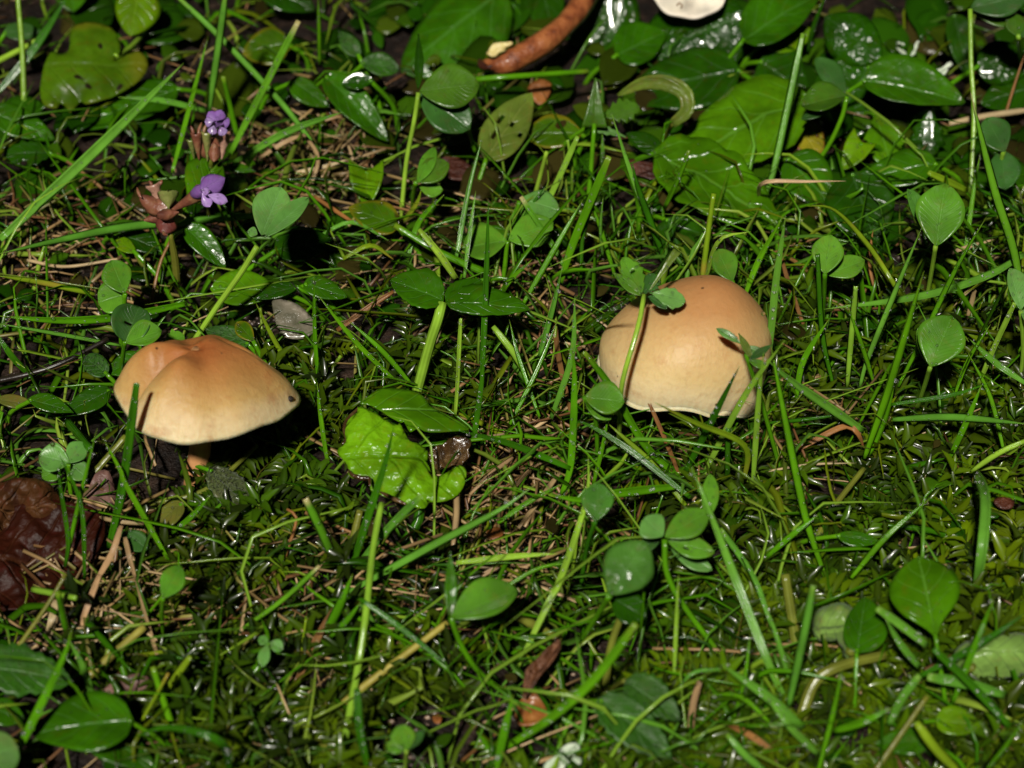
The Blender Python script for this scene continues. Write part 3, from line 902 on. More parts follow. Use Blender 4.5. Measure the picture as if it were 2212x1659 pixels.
S('small lime lobed leaf below the rounded glossy leaf', 'l', 'cord', (1862, 306), (1822, 362), 28, 30, z=10, f=.5, lobe=.2)
S('yellowish lobed leaf between the glossy scalloped leaf and the rounded glossy leaf', 'n', 'obov', (1890, 240), (1925, 350), 42, 45, z=9, f=.4, serr=.35, nser=4)
S('small scalloped leaf with wet shining lobes', 'w', 'obov', (2010, 232), (2000, 340), 38, 40, z=12, f=.75, serr=.4, nser=4, cup=-.25)
S('flat green leaf below the small scalloped leaf', 'm', 'ovate', (2025, 352), (1855, 378), 38, 40, z=11, f=.35)
S('dark hanging leaf crossed by a bent yellow-green blade', 'd', 'ovate', (1840, 372), (1895, 524), 72, 80, z=12, f=.45)
S('dark leaf standing between the lichen and the tall top corner stalk', 'd', 'ovate', (2060, 30), (2092, 158), 34, 28, z=12, f=.5)
S('leaf with one bright wet patch at the frame edge near the top corner', 'w', 'ovate', (2108, 142), (2245, 128), 52, 46, z=11, f=.75, cup=-.2)
S('broad leaf behind the large folded leaf at the top edge', 'd', 'ovate', (1140, -30), (1010, 70), 60, 60, z=8, f=.3)
S('green leaf spreading between the two wet leaves under the white cap', 'm', 'ovate', (1330, 120), (1440, 60), 50, 44, z=7, f=.3)
S('deep green leaf filling the gap beside the rounded glossy leaf', 'd', 'ovate', (1640, 130), (1745, 200), 60, 56, z=8, f=.35)
S('wide green leaf between the wrinkled pair and the dark hanging leaf', 'm', 'ovate', (1700, 340), (1800, 440), 56, 50, z=9, f=.4)
S('dark leaf at the frame edge under the bright wet patch leaf', 'd', 'ovate', (2230, 190), (2120, 215), 40, 40, z=8, f=.3)
S('small leaf under the dark pointed leaf, half hidden', 'd', 'ellip', (2040, 222), (2085, 216), 10, 12, z=10)
# --- middle left
S('small pointed leaf below the lower purple flower', 'm', 'ovate', (398, 488), (487, 572), 30, 24, z=13, f=.5, fold=.15)
S('narrow yellow-green leaf under the wet pale blade', 'l', 'lance', (294, 545), (230, 503), 15, 15, z=8)
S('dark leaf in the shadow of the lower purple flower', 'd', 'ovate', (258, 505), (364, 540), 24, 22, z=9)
S('smooth lime leaf behind the slanting clover stalk', 'n', 'obov', (622, 632), (452, 612), 38, 40, z=8, f=.35)
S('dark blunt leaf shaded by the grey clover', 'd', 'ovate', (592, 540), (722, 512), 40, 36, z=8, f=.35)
S('lance-shaped leaf pointing away from the slanting clover stalk', 'm', 'ovate', (655, 612), (750, 636), 24, 22, z=11, f=.4)
S('dark narrow leaf joined behind the lance-shaped leaf', 'd', 'lance', (645, 618), (548, 640), 14, 18, z=10)
S('hairy round leaf just above the lobed tan mushroom', 'h', 'round', (232, 808), (182, 768), 24, 24, z=9, f=.5)
S('plain green leaf tucked behind the rim of the lobed tan mushroom', 'm', 'ovate', (312, 775), (228, 800), 26, 26, z=9, f=.45)
S('hairy dark leaf peeping over the crown of the lobed tan mushroom', 'h', 'ovate', (540, 742), (442, 706), 28, 24, z=10, f=.5)
S('yellowish spoon leaf behind the crown of the lobed tan mushroom', 'y', 'obov', (552, 742), (510, 692), 18, 18, z=11, f=.5)
S('small ragged clover scrap above the lobed tan mushroom', 'c', 'obov', (350, 748), (398, 722), 22, 20, z=10, f=.5, serr=.5, nser=4)
S('leaf with a rotting brown lower edge above the three-part leaf', 'y', 'ovate', (862, 490), (752, 440), 34, 36, z=9, f=.4)
S('small plain leaf at the top of the straw tangle', 'm', 'ovate', (1098, 502), (1004, 560), 36, 34, z=9, f=.4)
S('olive leaf at the frame edge above the brown dead leaf', 'v', 'lance', (-10, 862), (84, 872), 15, 14, z=9)
S('narrow green leaf crossing towards the lobed tan mushroom', 'm', 'lance', (60, 862), (158, 884), 22, 16, z=11)
S('dark leaf next to the rim of the lobed tan mushroom', 'd', 'ovate', (240, 842), (132, 890), 26, 24, z=9, f=.4)
# --- lower part
S('grey hairy wilted leaf at the foot of the lobed tan mushroom', 'G', 'ovate', (452, 1012), (566, 1118), 30, 36, z=8, f=.35, rip=.06, serr=.25)
S('yellow-brown shrivelled leaf in front of the lobed tan mushroom', 'v', 'ovate', (395, 1085), (318, 1146), 26, 20, z=8, rip=.06, f=.3)
S('hairy serrated dark leaf at the frame edge below the brown dead leaf', 'h', 'ovate', (-40, 1440), (156, 1462), 56, 52, z=12, f=.45, serr=.28, nser=9)
S('broad smooth leaf in the lower corner, over the serrated one', 'm', 'ovate', (288, 1556), (66, 1568), 66, 62, z=11, f=.12, fold=.12)
S('green leaf under the broad smooth leaf, cut by the bottom edge', 'm', 'ovate', (180, 1560), (335, 1650), 40, 50, z=8, f=.35)
S('pale rounded leaf in the bottom corner of the frame', 'g', 'round', (-40, 1640), (38, 1610), 48, 48, z=14, f=.5)
S('small green leaf between the bottom corner leaf and the serrated leaf', 'm', 'ovate', (-20, 1530), (52, 1550), 30, 30, z=8, f=.4)
S('tiny leaf of a moss seedling beside the white bead', 'm', 'lance', (1806, 1156), (1906, 1166), 14, 20, z=8, f=.5)
S('big veined bright leaf lying on the moss, widest at its top', 'n', 'obov', (2022, 1378), (1985, 1192), 80, 76, z=15, f=.55, rip=.045, cup=-.15)
S('green leaf beside the curled pale leaf', 'm', 'ovate', (1850, 1410), (1870, 1282), 36, 60, z=11, f=.4)
S('serrated dark leaf, upper of the pair near the white lichen', 'h', 'ovate', (1350, 1470), (1470, 1548), 48, 36, z=15, f=.45, serr=.3, nser=8, pet='1350,1470 1330,1482 1308,1502', petcol='v')
S('serrated dark leaf, lower of the pair near the white lichen', 'h', 'ovate', (1292, 1508), (1452, 1628), 52, 52, z=14, f=.42, serr=.3, nser=8)
S('small lime leaf behind the lower serrated leaf', 'l', 'ovate', (1440, 1560), (1442, 1632), 24, 24, z=6, f=.45)
S('plain small leaf in the moss near the bottom edge', 'm', 'ovate', (2010, 1600), (1892, 1602), 30, 30, z=8, f=.5)
S('bright small leaf in the moss between two crossing blades', 'l', 'ovate', (2020, 1555), (2122, 1565), 34, 30, z=8, f=.5)

# three-part leaf with the thick hairy stalk
root = empty('three_part_leaf', tuple(U(900, 850, 0)))
tag(root, 'three-part leaf with reddish margins on a thick hairy stalk', 'leaf')
for b, t, wl, wr, k in (((958, 650), (842, 596), 42, 42, dict(fold=.25)), ((962, 652), (1146, 656), 44, 24, dict(fold=-.2)), ((962, 648), (1040, 598), 22, 24, dict())):
    lb = MB(); leaf_mesh(lb, 'ovate', b, t, wl, wr, 21 if t[1] > 590 else 19, f=.38, seed=5, rip=.03, serr=.12, **k)
    part(lb, 'leaflet', LEAF['m'], root, solid=.22)
pb = MB(); sweep(pb, pix_path(parse('955,655 946,690 928,745 903,838 893,880'), [20.5, 18.5, 13, 4, 0], 18), lambda s: 1.0 * MM, ROUND)
part(pb, 'petiole', GREEN['l'][1], root)

# ragged lime leaf in the middle of the picture
M_LIME = leaf_mat('leaf_ragged_lime', (.120, .315, .004), vein=(.06, .19, .004), vstr=.3, nveins=4, rough=.3, trans=.25, wet=.25, bumpd=.0009)
def Z(s, X0, Y0):
    return [(X0 + x / 4.0, Y0 + y / 4.0) for x, y in parse(s)]
root = empty('ragged_leaf', tuple(U(870, 1040, 0)))
tag(root, 'bright lime ragged leaf with browned edges between the two mushrooms', 'leaf')
lb = MB()
poly_mesh(lb, Z('900,170 880,230 800,290 770,400 780,480 700,560 790,680 800,760 860,800 970,810 990,890 1070,930 1190,990 1420,1070 1480,1030 1470,980 1540,1010 1700,970 1800,850 1810,720 1750,690 1650,750 1530,770 1490,680 1470,640 1480,560 1400,500 1330,490 1280,400 1240,320 1190,330', 553, 829.5), 12, f=.42, amp=1.0, freq=110, seed=2.2, step=8, curl=-1.0)
part(lb, 'leaf_blade', M_LIME, root, solid=.25)
lb = MB()
poly_mesh(lb, Z('1010,60 1100,20 1400,60 1500,170 1640,250 1830,350 1780,390 1500,410 1400,370 1330,400 1280,320 1230,320 1000,170 900,160', 553, 829.5), 14.5, f=.15, amp=.7, freq=120, seed=4.2, step=8, curl=-.6)
lob = part(lb, 'folded_lobe', LEAF['n'], root, solid=.25)
lob['label'] = 'darker hairy lobe folded back'
for s in ('900,190 860,235 805,290 775,340 765,400 780,480 745,520', '800,740 830,785 870,800 920,815 975,815 985,880', '1075,935 1120,955 1190,992 1300,1040'):
    pb = MB(); pts = Z(s, 553, 829.5); sweep(pb, pix_path(pts, (12.3, 12.0), 14), lambda t: .45 * MM * (.4 + .6 * sin(pi * t)), ROUND)
    part(pb, 'browned_edge', M_SLIME, root)
for s, zs in (('855,915 850,980 835,1060 778,1105 752,1210', (11, 1)),):
    pb = MB(); sweep(pb, pix_path(parse('880,985 900,1040 905,1120 865,1185'), (11, 0), 12), lambda t: 1.0 * MM, ROUND)
    part(pb, 'petiole', GREEN['d'][1], root)
cb = MB()
poly_mesh(cb, Z('1490,650 1530,625 1560,610 1590,570 1640,550 1680,500 1740,470 1790,490 1850,500 1860,570 1840,610 1850,650 1790,680 1760,720 1700,715 1650,745 1600,735 1560,760 1510,740', 553, 829.5), 10, f=.35, amp=2.6, freq=260, seed=8.1, step=4, curl=.8)
o = cb.build('withered_scrap', M_SLIME, solid=.3); tag(o, 'wet brown rotting leaf curl in the notch of the ragged lime leaf', 'dead leaf')

# --- clovers
K = clover
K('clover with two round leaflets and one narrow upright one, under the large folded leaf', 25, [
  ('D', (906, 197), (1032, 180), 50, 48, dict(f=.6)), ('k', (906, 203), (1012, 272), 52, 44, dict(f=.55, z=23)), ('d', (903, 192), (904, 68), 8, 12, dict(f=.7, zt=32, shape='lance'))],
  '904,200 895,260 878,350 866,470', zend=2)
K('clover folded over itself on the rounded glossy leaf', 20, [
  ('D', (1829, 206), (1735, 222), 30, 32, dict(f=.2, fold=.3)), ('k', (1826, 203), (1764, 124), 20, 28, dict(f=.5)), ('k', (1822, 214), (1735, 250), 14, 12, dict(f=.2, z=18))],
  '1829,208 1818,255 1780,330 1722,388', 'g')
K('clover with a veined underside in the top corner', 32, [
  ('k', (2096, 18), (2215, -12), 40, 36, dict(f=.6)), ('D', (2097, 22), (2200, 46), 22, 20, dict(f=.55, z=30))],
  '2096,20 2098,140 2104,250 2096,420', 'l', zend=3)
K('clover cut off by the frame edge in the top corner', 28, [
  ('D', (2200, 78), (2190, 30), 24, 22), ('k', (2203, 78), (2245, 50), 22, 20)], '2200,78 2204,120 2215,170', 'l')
K('clover with two dusky drooping leaflets at the frame edge', 20, [
  ('k', (2170, 328), (2132, 254), 34, 36, dict(f=.6)), ('k', (2162, 322), (2172, 404), 38, 34, dict(f=.5, z=19))], '2168,325 2150,400 2120,470', 'l')
K('small two-leaf clover on bare soil below the lower purple flower', 17, [
  ('c', (269, 634), (240, 562), 34, 32, dict(f=.6)), ('c', (266, 637), (212, 652), 34, 36, dict(f=.5, z=15, shape='round'))], '270,634 268,670 262,715 262,760', 'g')
K('clover crumpled into a ball and beaded with water', 18, [
  ('k', (270, 738), (300, 660), 44, 40, dict(f=.6, cup=.5, shape='round', holes=((.45, -.2, .06),))), ('c', (272, 740), (346, 712), 30, 24, dict(f=.5, z=19, cup=.4))], '270,738 264,780 257,838', 'g')
K('grey-green clover leaning over, dusted with droplets, on a long slanting stalk', 26, [
  ('g', (565, 508), (606, 404), 44, 42, dict(f=.6)), ('g', (572, 512), (664, 424), 18, 22, dict(f=.45, z=28, fold=.3)), ('g', (556, 506), (536, 498), 10, 12, dict(z=25))],
  '556,532 520,590 465,668 410,750', 'l', petw=13, zend=4)
K('folded clover in the straw, lying flat under a tall thin blade', 12, [
  ('c', (1095, 520), (1002, 530), 38, 40, dict(f=.1, fold=.1)), ('c', (1098, 518), (1192, 478), 34, 40, dict(f=.5))], '1096,520 1090,580 1080,640', 'g')
K('glaucous clover leaflet with a bitten tip beyond the straw', 15, [
  ('g', (1125, 430), (1206, 450), 30, 34, dict(f=.25)), ('c', (1120, 440), (1135, 532), 28, 30, dict(f=.5, z=13))], '1122,434 1110,500 1120,590', 'g')
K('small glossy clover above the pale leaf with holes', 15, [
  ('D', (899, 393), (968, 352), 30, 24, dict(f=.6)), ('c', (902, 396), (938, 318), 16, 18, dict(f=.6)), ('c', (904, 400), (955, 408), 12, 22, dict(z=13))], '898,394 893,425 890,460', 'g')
K('shredded clover draped over the edge of the domed mushroom', 34, [
  ('c', (1386, 636), (1346, 556), 20, 26, dict(f=.6, serr=.4, nser=5, holes=((.6, .2, .06),))), ('c', (1384, 638), (1324, 586), 12, 14, dict(f=.6, shape='lance')),
  ('g', (1404, 632), (1482, 644), 19, 25, dict(f=.55, shape='obov', droop=.22, rip=.04, serr=.25, nser=4)), ('k', (1392, 634), (1412, 590), 16, 22, dict(f=.5, serr=.5)), ('f', (1400, 632), (1462, 540), 9, 9, dict(f=.6, shape='wedge', zt=40)), ('k', (1400, 640), (1440, 664), 14, 8, dict(f=.4, z=33.5))],
  '1391,638 1380,700 1348,810 1340,870 1336,980', 'l', petw=11, pz=[34, 32, 25, 18, 2])
K('mown clover scrap with a tan cut tip over the domed mushroom', 31, [
  ('g', (1606, 745), (1548, 708), 8, 9, dict(f=.7, shape='obov', zt=33, rip=.05)), ('f', (1622, 772), (1596, 718), 8, 9, dict(f=.6, shape='lance')), ('g', (1610, 748), (1652, 766), 10, 9, dict(f=.6)), ('k', (1620, 775), (1668, 742), 8, 9, dict(f=.5, shape='lance')), ('c', (1618, 778), (1656, 790), 8, 10, dict())],
  '1612,765 1622,800 1640,850 1668,950 1690,1030', 'g', zend=1)
K('large notched clover leaflet facing the lens at the frame side', 26, [
  ('c', (2022, 532), (2042, 398), 56, 52, dict(f=.75, holes=((.55, .0, .035),))), ('C', (2018, 528), (1962, 408), 14, 26, dict(f=.6, z=24))], '2021,532 2010,600 1995,680', 'l', zend=3)
K('two-leaf clover beside the grass with a brown tip', 20, [
  ('c', (1782, 592), (1794, 508), 36, 34, dict(f=.7)), ('c', (1788, 594), (1866, 560), 24, 26, dict(f=.55, z=18))], '1782,592 1780,640 1775,720', 'g')
K('pale squared clover leaflet standing over moss', 22, [
  ('c', (2010, 792), (2056, 684), 56, 50, dict(f=.75)), ('c', (2006, 790), (1984, 708), 12, 18, dict(f=.6, z=20))], '2009,794 1995,840 1975,900', 'l')
K('grey clover scrap cut off by the frame edge over moss', 24, [
  ('g', (2205, 670), (2182, 580), 14, 34, dict(f=.7)), ('g', (2205, 672), (2240, 690), 16, 16)], '2205,672 2210,760 2200,840', 'l')
K('green clover leaflet in front of the domed mushroom, beside its left rim', 24, [
  ('c', (1262, 858), (1346, 866), 40, 32, dict(f=.6)), ('c', (1262, 864), (1318, 902), 20, 18, dict(f=.5, z=21))], '1262,858 1285,900 1290,960 1288,1020', 'g', zend=2)
K('small shiny clover leaflet standing alone with a nick in its edge', 21, [
  ('C', (1286, 1126), (1292, 1044), 34, 36, dict(f=.75, holes=((.2, .6, .05),)))], '1286,1126 1268,1180 1256,1260', 'd', zend=4)
K('clover cluster with several leaflets behind the dark bluish blade', 22, [
  ('c', (1436, 1160), (1528, 1104), 30, 34, dict(f=.55)), ('g', (1432, 1158), (1392, 1118), 34, 30, dict(f=.55)), ('c', (1440, 1166), (1540, 1190), 22, 26, dict(f=.5, z=20, holes=((.45, .3, .05),))), ('g', (1446, 1180), (1536, 1226), 16, 22, dict(f=.45, z=15)), ('c', (1528, 1124), (1534, 1024), 16, 22, dict(f=.6, z=18)), ('k', (1430, 1160), (1380, 1186), 14, 16, dict(z=18))],
  '1436,1165 1440,1235 1475,1305 1556,1414', 'g', petw=13, zend=3)
K('big clover leaflet with a bright pebbled shine, bottom centre', 24, [
  ('C', (1316, 1286), (1392, 1172), 58, 56, dict(f=.82, cup=-.2)), ('d', (1318, 1290), (1392, 1330), 34, 36, dict(f=.4, z=19))], '1316,1287 1290,1330 1248,1396', 'g', petw=13, zend=3)
K('clover with one leaflet on edge and one spread out, beside the yellow runner', 21, [
  ('c', (974, 1334), (1114, 1272), 48, 34, dict(f=.5, fold=.2)), ('m', (972, 1334), (972, 1190), 11, 15, dict(f=.6, zt=28, shape='lance'))], '974,1334 995,1390 1030,1446 1085,1492 1116,1506', 'g', petw=12)
K('small clover leaflet with a round hole near the mushroom moss', 16, [
  ('c', (352, 1292), (388, 1222), 26, 28, dict(f=.65, holes=((.75, .0, .05),)))], '352,1292 350,1330 352,1370', 'g')
K('tiny grey-green clover on the moss below the cut blade', 12, [
  ('g', (580, 1390), (560, 1376), 12, 10), ('g', (582, 1388), (610, 1402), 16, 12, dict(f=.6)), ('g', (578, 1392), (566, 1438), 12, 14, dict(f=.6))], '580,1390 575,1430 570,1470', 'g', petw=7)
K('small clover sprouting from bare soil near the bottom edge', 14, [
  ('c', (878, 1622), (866, 1566), 28, 26, dict(f=.6)), ('c', (874, 1622), (836, 1605), 16, 14, dict(f=.5)), ('k', (884, 1618), (914, 1578), 12, 10)], '878,1622 876,1650 872,1690', 'l', petw=8)
K('crumpled glaucous clover beside the bright bead, under grass', 10, [
  ('g', (150, 1000), (86, 982), 34, 30, dict(f=.5, cup=.4)), ('g', (146, 1000), (182, 956), 24, 22, dict(f=.5)), ('g', (152, 1004), (186, 1030), 24, 22, dict(f=.5, z=9)), ('c', (140, 1006), (92, 1030), 20, 24, dict(z=8))], '148,1003 150,1040 155,1080', 'g')
K('dark clover scrap among straws in front of the lobed mushroom', 8, [
  ('k', (270, 1148), (316, 1184), 22, 24, dict(f=.5)), ('k', (268, 1148), (262, 1168), 14, 14)], '270,1148 280,1180 300,1210', 'g', petw=7)
K('small spread clover in the moss below the lobed mushroom', 9, [
  ('g', (1338, 920), (1300, 900), 20, 16, dict(f=.5)), ('c', (1338, 922), (1372, 930), 14, 14)], '1338,921 1336,950 1335,980', 'g') if False else None
K('fallen clover leaflet half hidden behind the domed mushroom', 14, [
  ('c', (1582, 608), (1550, 538), 26, 30, dict(f=.6))], '1582,608 1590,640 1592,690', 'g')

# curled pale leaves, lower right
def curled(label, outline, z, seed, pet):
    lb = MB(); B, n = poly_mesh(lb, parse(outline), z, f=.6, amp=3.2, freq=75, seed=seed, step=6, curl=-4.5)
    root = empty('curled_leaf', (B.x, B.y, 0)); tag(root, label, 'leaf', 'broad leaves in the turf')
    part(lb, 'leaf_blade', LEAF['p'], root, solid=.3)
    pb = MB(); sweep(pb, pix_path(parse(pet), (z - 1, 0), 8), lambda t: .7 * MM, ROUND); part(pb, 'petiole', GREEN['v'][1], root)
curled('pale green leaf curled like a knuckle, beside the bluish cut blade', '1760,1310 1785,1294 1815,1288 1838,1300 1850,1330 1852,1370 1846,1400 1834,1412 1822,1385 1812,1366 1790,1366 1768,1362 1757,1340', 12, 3.3, '1835,1405 1850,1420 1880,1430')
curled('pale green crumpled leaf at the frame edge under crossing blades', '2060,1400 2080,1378 2120,1362 2160,1352 2212,1350 2240,1380 2225,1430 2180,1440 2130,1450 2090,1448 2068,1430', 12, 6.1, '2100,1440 2080,1460 2060,1480')

# dead leaves and scraps, lichen
def scrap(name, label, cat, mat, outline, z, f=.3, amp=1.5, freq=120, seed=1.0, curl=0.0, solid=.3, step=7, tilt=(0, 0)):
    lb = MB(); B, n = poly_mesh(lb, parse(outline), z, f=f, amp=amp, freq=freq, seed=seed, curl=curl, step=step, tilt=tilt)
    o = lb.build(name, mat, origin=tuple(B), solid=solid)
    tag(o, label, cat, 'dead leaves on the ground' if cat == 'dead leaf' else None)
    return o
scrap('dead_leaf', 'large dark red-brown dead leaf lying flat at the frame edge', 'dead leaf', M_DEADR, '-60,1110 30,1100 120,1095 180,1108 222,1128 228,1170 205,1215 190,1240 150,1262 130,1296 80,1322 20,1328 -60,1330', 4, amp=2.6, freq=110, seed=2.0, curl=1.2, step=6)
scrap('dead_leaf', 'crumpled brown dead leaf curled on top of the red-brown one', 'dead leaf', M_DEADB, '-50,1050 10,1036 70,1038 118,1052 128,1085 118,1110 88,1122 62,1112 40,1090 32,1125 8,1142 -50,1150', 9, f=.5, amp=4.0, freq=150, seed=5.0, curl=-2.0, step=4)
scrap('dead_leaf', 'reddish brown dead leaf scrap near the small glossy clover', 'dead leaf', M_RED, '948,342 968,334 1000,345 1022,368 1016,388 980,392 955,380', 5, amp=1.0, seed=3)
scrap('dead_leaf', 'dark red scrap of dead leaf between the wrinkled leaves and the grass', 'dead leaf', M_RED, '1356,352 1380,344 1412,348 1432,372 1425,392 1390,386 1368,376', 6, amp=1.0, seed=6)
scrap('dead_leaf', 'long brown curled dead leaf below the big shiny clover leaflet', 'dead leaf', M_BROWN, '1204,1390 1212,1412 1196,1440 1172,1470 1150,1500 1132,1522 1130,1490 1138,1455 1165,1430', 8, f=.45, amp=1.5, freq=150, seed=7, curl=2)
scrap('dead_leaf', 'orange-brown dead leaf at the edge of the bare soil', 'dead leaf', M_ORANGE, '1112,1548 1120,1520 1150,1502 1172,1515 1186,1540 1180,1562 1150,1572 1122,1570', 5, amp=1.4, seed=8, curl=1)
scrap('dead_leaf', 'pinkish brown dead leaf scrap in moss near the bottom corner', 'dead leaf', M_PINKISH, '206,1510 235,1480 270,1462 312,1458 324,1480 300,1500 270,1522 225,1522', 4, amp=1.6, seed=9)
scrap('decayed_leaf', 'grey translucent decayed leaf with water beads behind the lobed mushroom', 'dead leaf', M_GREY, '588,655 610,650 645,662 676,690 680,718 655,732 622,730 602,715', 6, amp=1.0, seed=11, f=.4)
scrap('dead_leaf', 'brown wet dead leaf under straws behind the brown curl', 'dead leaf', M_PINKISH, '185,1085 205,1030 235,1022 248,1060 245,1098 215,1108', 4, amp=1.5, seed=12)
scrap('dead_leaf', 'yellow-orange rotten scrap under the reddish stem', 'dead leaf', M_ORANGE, '1140,190 1165,176 1190,182 1186,205 1170,226 1150,215', 5, amp=1.0, seed=13)
scrap('dead_leaf', 'orange-red speck of leaf lying in the moss at the frame side', 'dead leaf', M_RED, '2146,1082 2165,1072 2190,1080 2186,1096 2160,1098', 8, amp=.6, seed=14)
scrap('dead_leaf', 'tiny orange flake on the bare soil', 'dead leaf', M_ORANGE, '934,1550 945,1544 955,1552 950,1566 938,1562', 2.0, amp=.5, seed=15, step=4)
scrap('dead_leaf', 'orange flake in straw below the ragged lime leaf', 'dead leaf', M_ORANGE, '1052,1150 1075,1140 1088,1156 1070,1168 1056,1164', 4, amp=.7, seed=16, step=4)
scrap('lichen_flake', 'white lichen flake at the bottom edge of the picture', 'lichen', M_LICHEN, '1174,1659 1200,1640 1215,1622 1245,1611 1254,1625 1240,1640 1258,1645 1252,1660 1230,1656 1210,1680 1180,1690', 6, f=.5, amp=1.6, freq=200, seed=17, curl=1, solid=.6, step=5)
root = empty('branching_lichen', tuple(U(1990, 150, 0))); tag(root, 'pale branching lichen among wet leaves in the upper corner', 'lichen')
for s, w in (('1938,104 1955,118 1962,135 1985,142', 9), ('1962,128 1975,112 1980,95 1984,90', 8), ('1975,140 1990,135 1992,132', 7), ('1985,142 1998,160 2020,158 2054,138', 12), ('1945,100 1938,92 1952,96', 6), ('2005,160 2030,164 2046,150', 8)):
    pb = MB(); sd_ = len(s)
    sweep(pb, pix_path(parse(s), (7, 9), 14), lambda t: w * .5 * .092 * MM * (1 + .35 * sin(t * 17 + sd_) * (1 if t < .9 else .5)), ROUND)
    part(pb, 'branch', M_LICHEN, root)

# ------------------------------------------------------------------ selfheal flowers
M_VIO = leaf_mat('petal_violet', (.25, .125, .42), vein=(.38, .24, .55), vstr=.3, rough=.42, trans=.35, wet=.3, bumpd=.00025)
M_VIO2 = leaf_mat('petal_lilac', (.38, .25, .56), vein=(.5, .36, .66), vstr=.3, rough=.42, trans=.35, wet=.3, bumpd=.00025)
M_CALYX = rough_mat('calyx_maroon', [(.3, (.07, .018, .012)), (.52, (.19, .065, .035)), (.72, (.24, .14, .06))], 240, rough=.48, coat=.1)
M_CALYXP = rough_mat('calyx_pink', [(.3, (.22, .10, .07)), (.55, (.38, .21, .15)), (.75, (.46, .34, .22))], 240, rough=.4, coat=.3)
M_CALYXR = rough_mat('bract_red', [(.3, (.06, .012, .010)), (.55, (.13, .030, .022)), (.8, (.2, .06, .04))], 240, rough=.45, coat=.1)
M_BUD = rough_mat('bud_green', [(.3, (.11, .15, .03)), (.55, (.20, .22, .06)), (.75, (.28, .2, .08))], 260, rough=.3, coat=.6)
def bract(root, name, mat, pts, zs, w0, shape='cone'):
    pb = MB()
    sweep(pb, pix_path(parse(pts), zs, 12), (lambda t: w0 * .5 * .092 * MM * (.55 + .6 * sin(pi * min(1, t * .9 + .1)))) if shape == 'cone' else (lambda t: w0 * .5 * .092 * MM * max(.03, sin(pi * (t * .86 + .07)))), FLAT if shape == 'flat' else ROUND)
    return part(pb, name, mat, root)
def petal(root, mat, b, t, wl, wr, z, **k):
    lb = MB(); k.setdefault('f', .7)
    leaf_mesh(lb, k.pop('shape', 'obov'), b, t, wl, wr, z, nt=10, nw=4, **k)
    return part(lb, 'petal', mat, root, solid=.2)
# upper head
root = empty('selfheal_flower', tuple(U(455, 440, 0)))
tag(root, 'purple selfheal flower beaded with water, the upper of the two, in a pale calyx', 'flower')
bract(root, 'stem', GREEN['v'][1], '452,470 455,400 456,345', (0, 19), 14)
def sepal(root, name, mat, b, t, wl, wr, z, zt, shape='wedge', **k):
    lb = MB(); k.setdefault('cup', -.9); k.setdefault('serr', .0)
    leaf_mesh(lb, shape, b, t, wl, wr, z, zt=zt, f=.7, nt=12, nw=4, rip=.05, droop=0, seed=int(b[0]) % 50, **k)
    return part(lb, name, mat, root, solid=.35)
def body(root, c, r, sq, mat):
    b = MB(); uvsphere(b, c, r * MM, 16, 12, sq=sq, axis=Vector((0, -.25, 1)))
    b.v = [tuple(c + (Vector(v) - c) * (1 + .22 * fnoise(v, 900, 3.0))) for v in b.v]
    part(b, 'flower_head', mat, root)
body(root, U(456, 322, 19), 2.3, (1.25, .9, 1.15), M_CALYX)
sepal(root, 'calyx', M_CALYXP, (478, 345), (484, 286), 14, 20, 19, 25, nser=3, serr=.3)
sepal(root, 'calyx', M_CALYX, (430, 345), (424, 292), 14, 14, 18, 24)
sepal(root, 'calyx', M_BUD, (448, 348), (446, 290), 13, 13, 18, 24.5)
sepal(root, 'calyx', M_BUD, (420, 346), (412, 305), 9, 10, 17, 22)
sepal(root, 'calyx', M_CALYX, (462, 350), (464, 308), 14, 14, 19.5, 23, shape='ovate')
for q in ('418,296 416,282 412,272', '428,296 430,280 436,264', '438,294 442,278 446,268', '492,290 497,286 501,284', '474,290 470,282 464,278'):
    bract(root, 'calyx_tooth', M_CALYX, q, (23, 25), 8, 'taper')
cb = MB(); uvsphere(cb, U(468, 258, 28), 1.75 * MM, sq=(1, .9, .82), axis=Vector((0, -.4, .9)), nu=20, nv=14)
cb.v = [tuple(Vector(v) + (Vector(v) - U(468, 258, 28)).normalized() * .7 * MM * fnoise(v, 900, 1.0)) for v in cb.v]
part(cb, 'corolla_hood', M_VIO, root)
petal(root, M_VIO, (468, 262), (450, 240), 14, 14, 29, cup=-.5)
petal(root, M_VIO, (468, 262), (478, 236), 14, 16, 29, cup=-.5)
petal(root, M_VIO2, (462, 262), (442, 262), 12, 12, 29.3, cup=-.5)
petal(root, M_VIO2, (462, 270), (458, 290), 10, 12, 28.5, cup=-.3)
petal(root, M_VIO2, (475, 272), (484, 292), 12, 10, 28.5, cup=-.3)
petal(root, M_VIO, (482, 262), (496, 266), 12, 12, 29, cup=-.4)
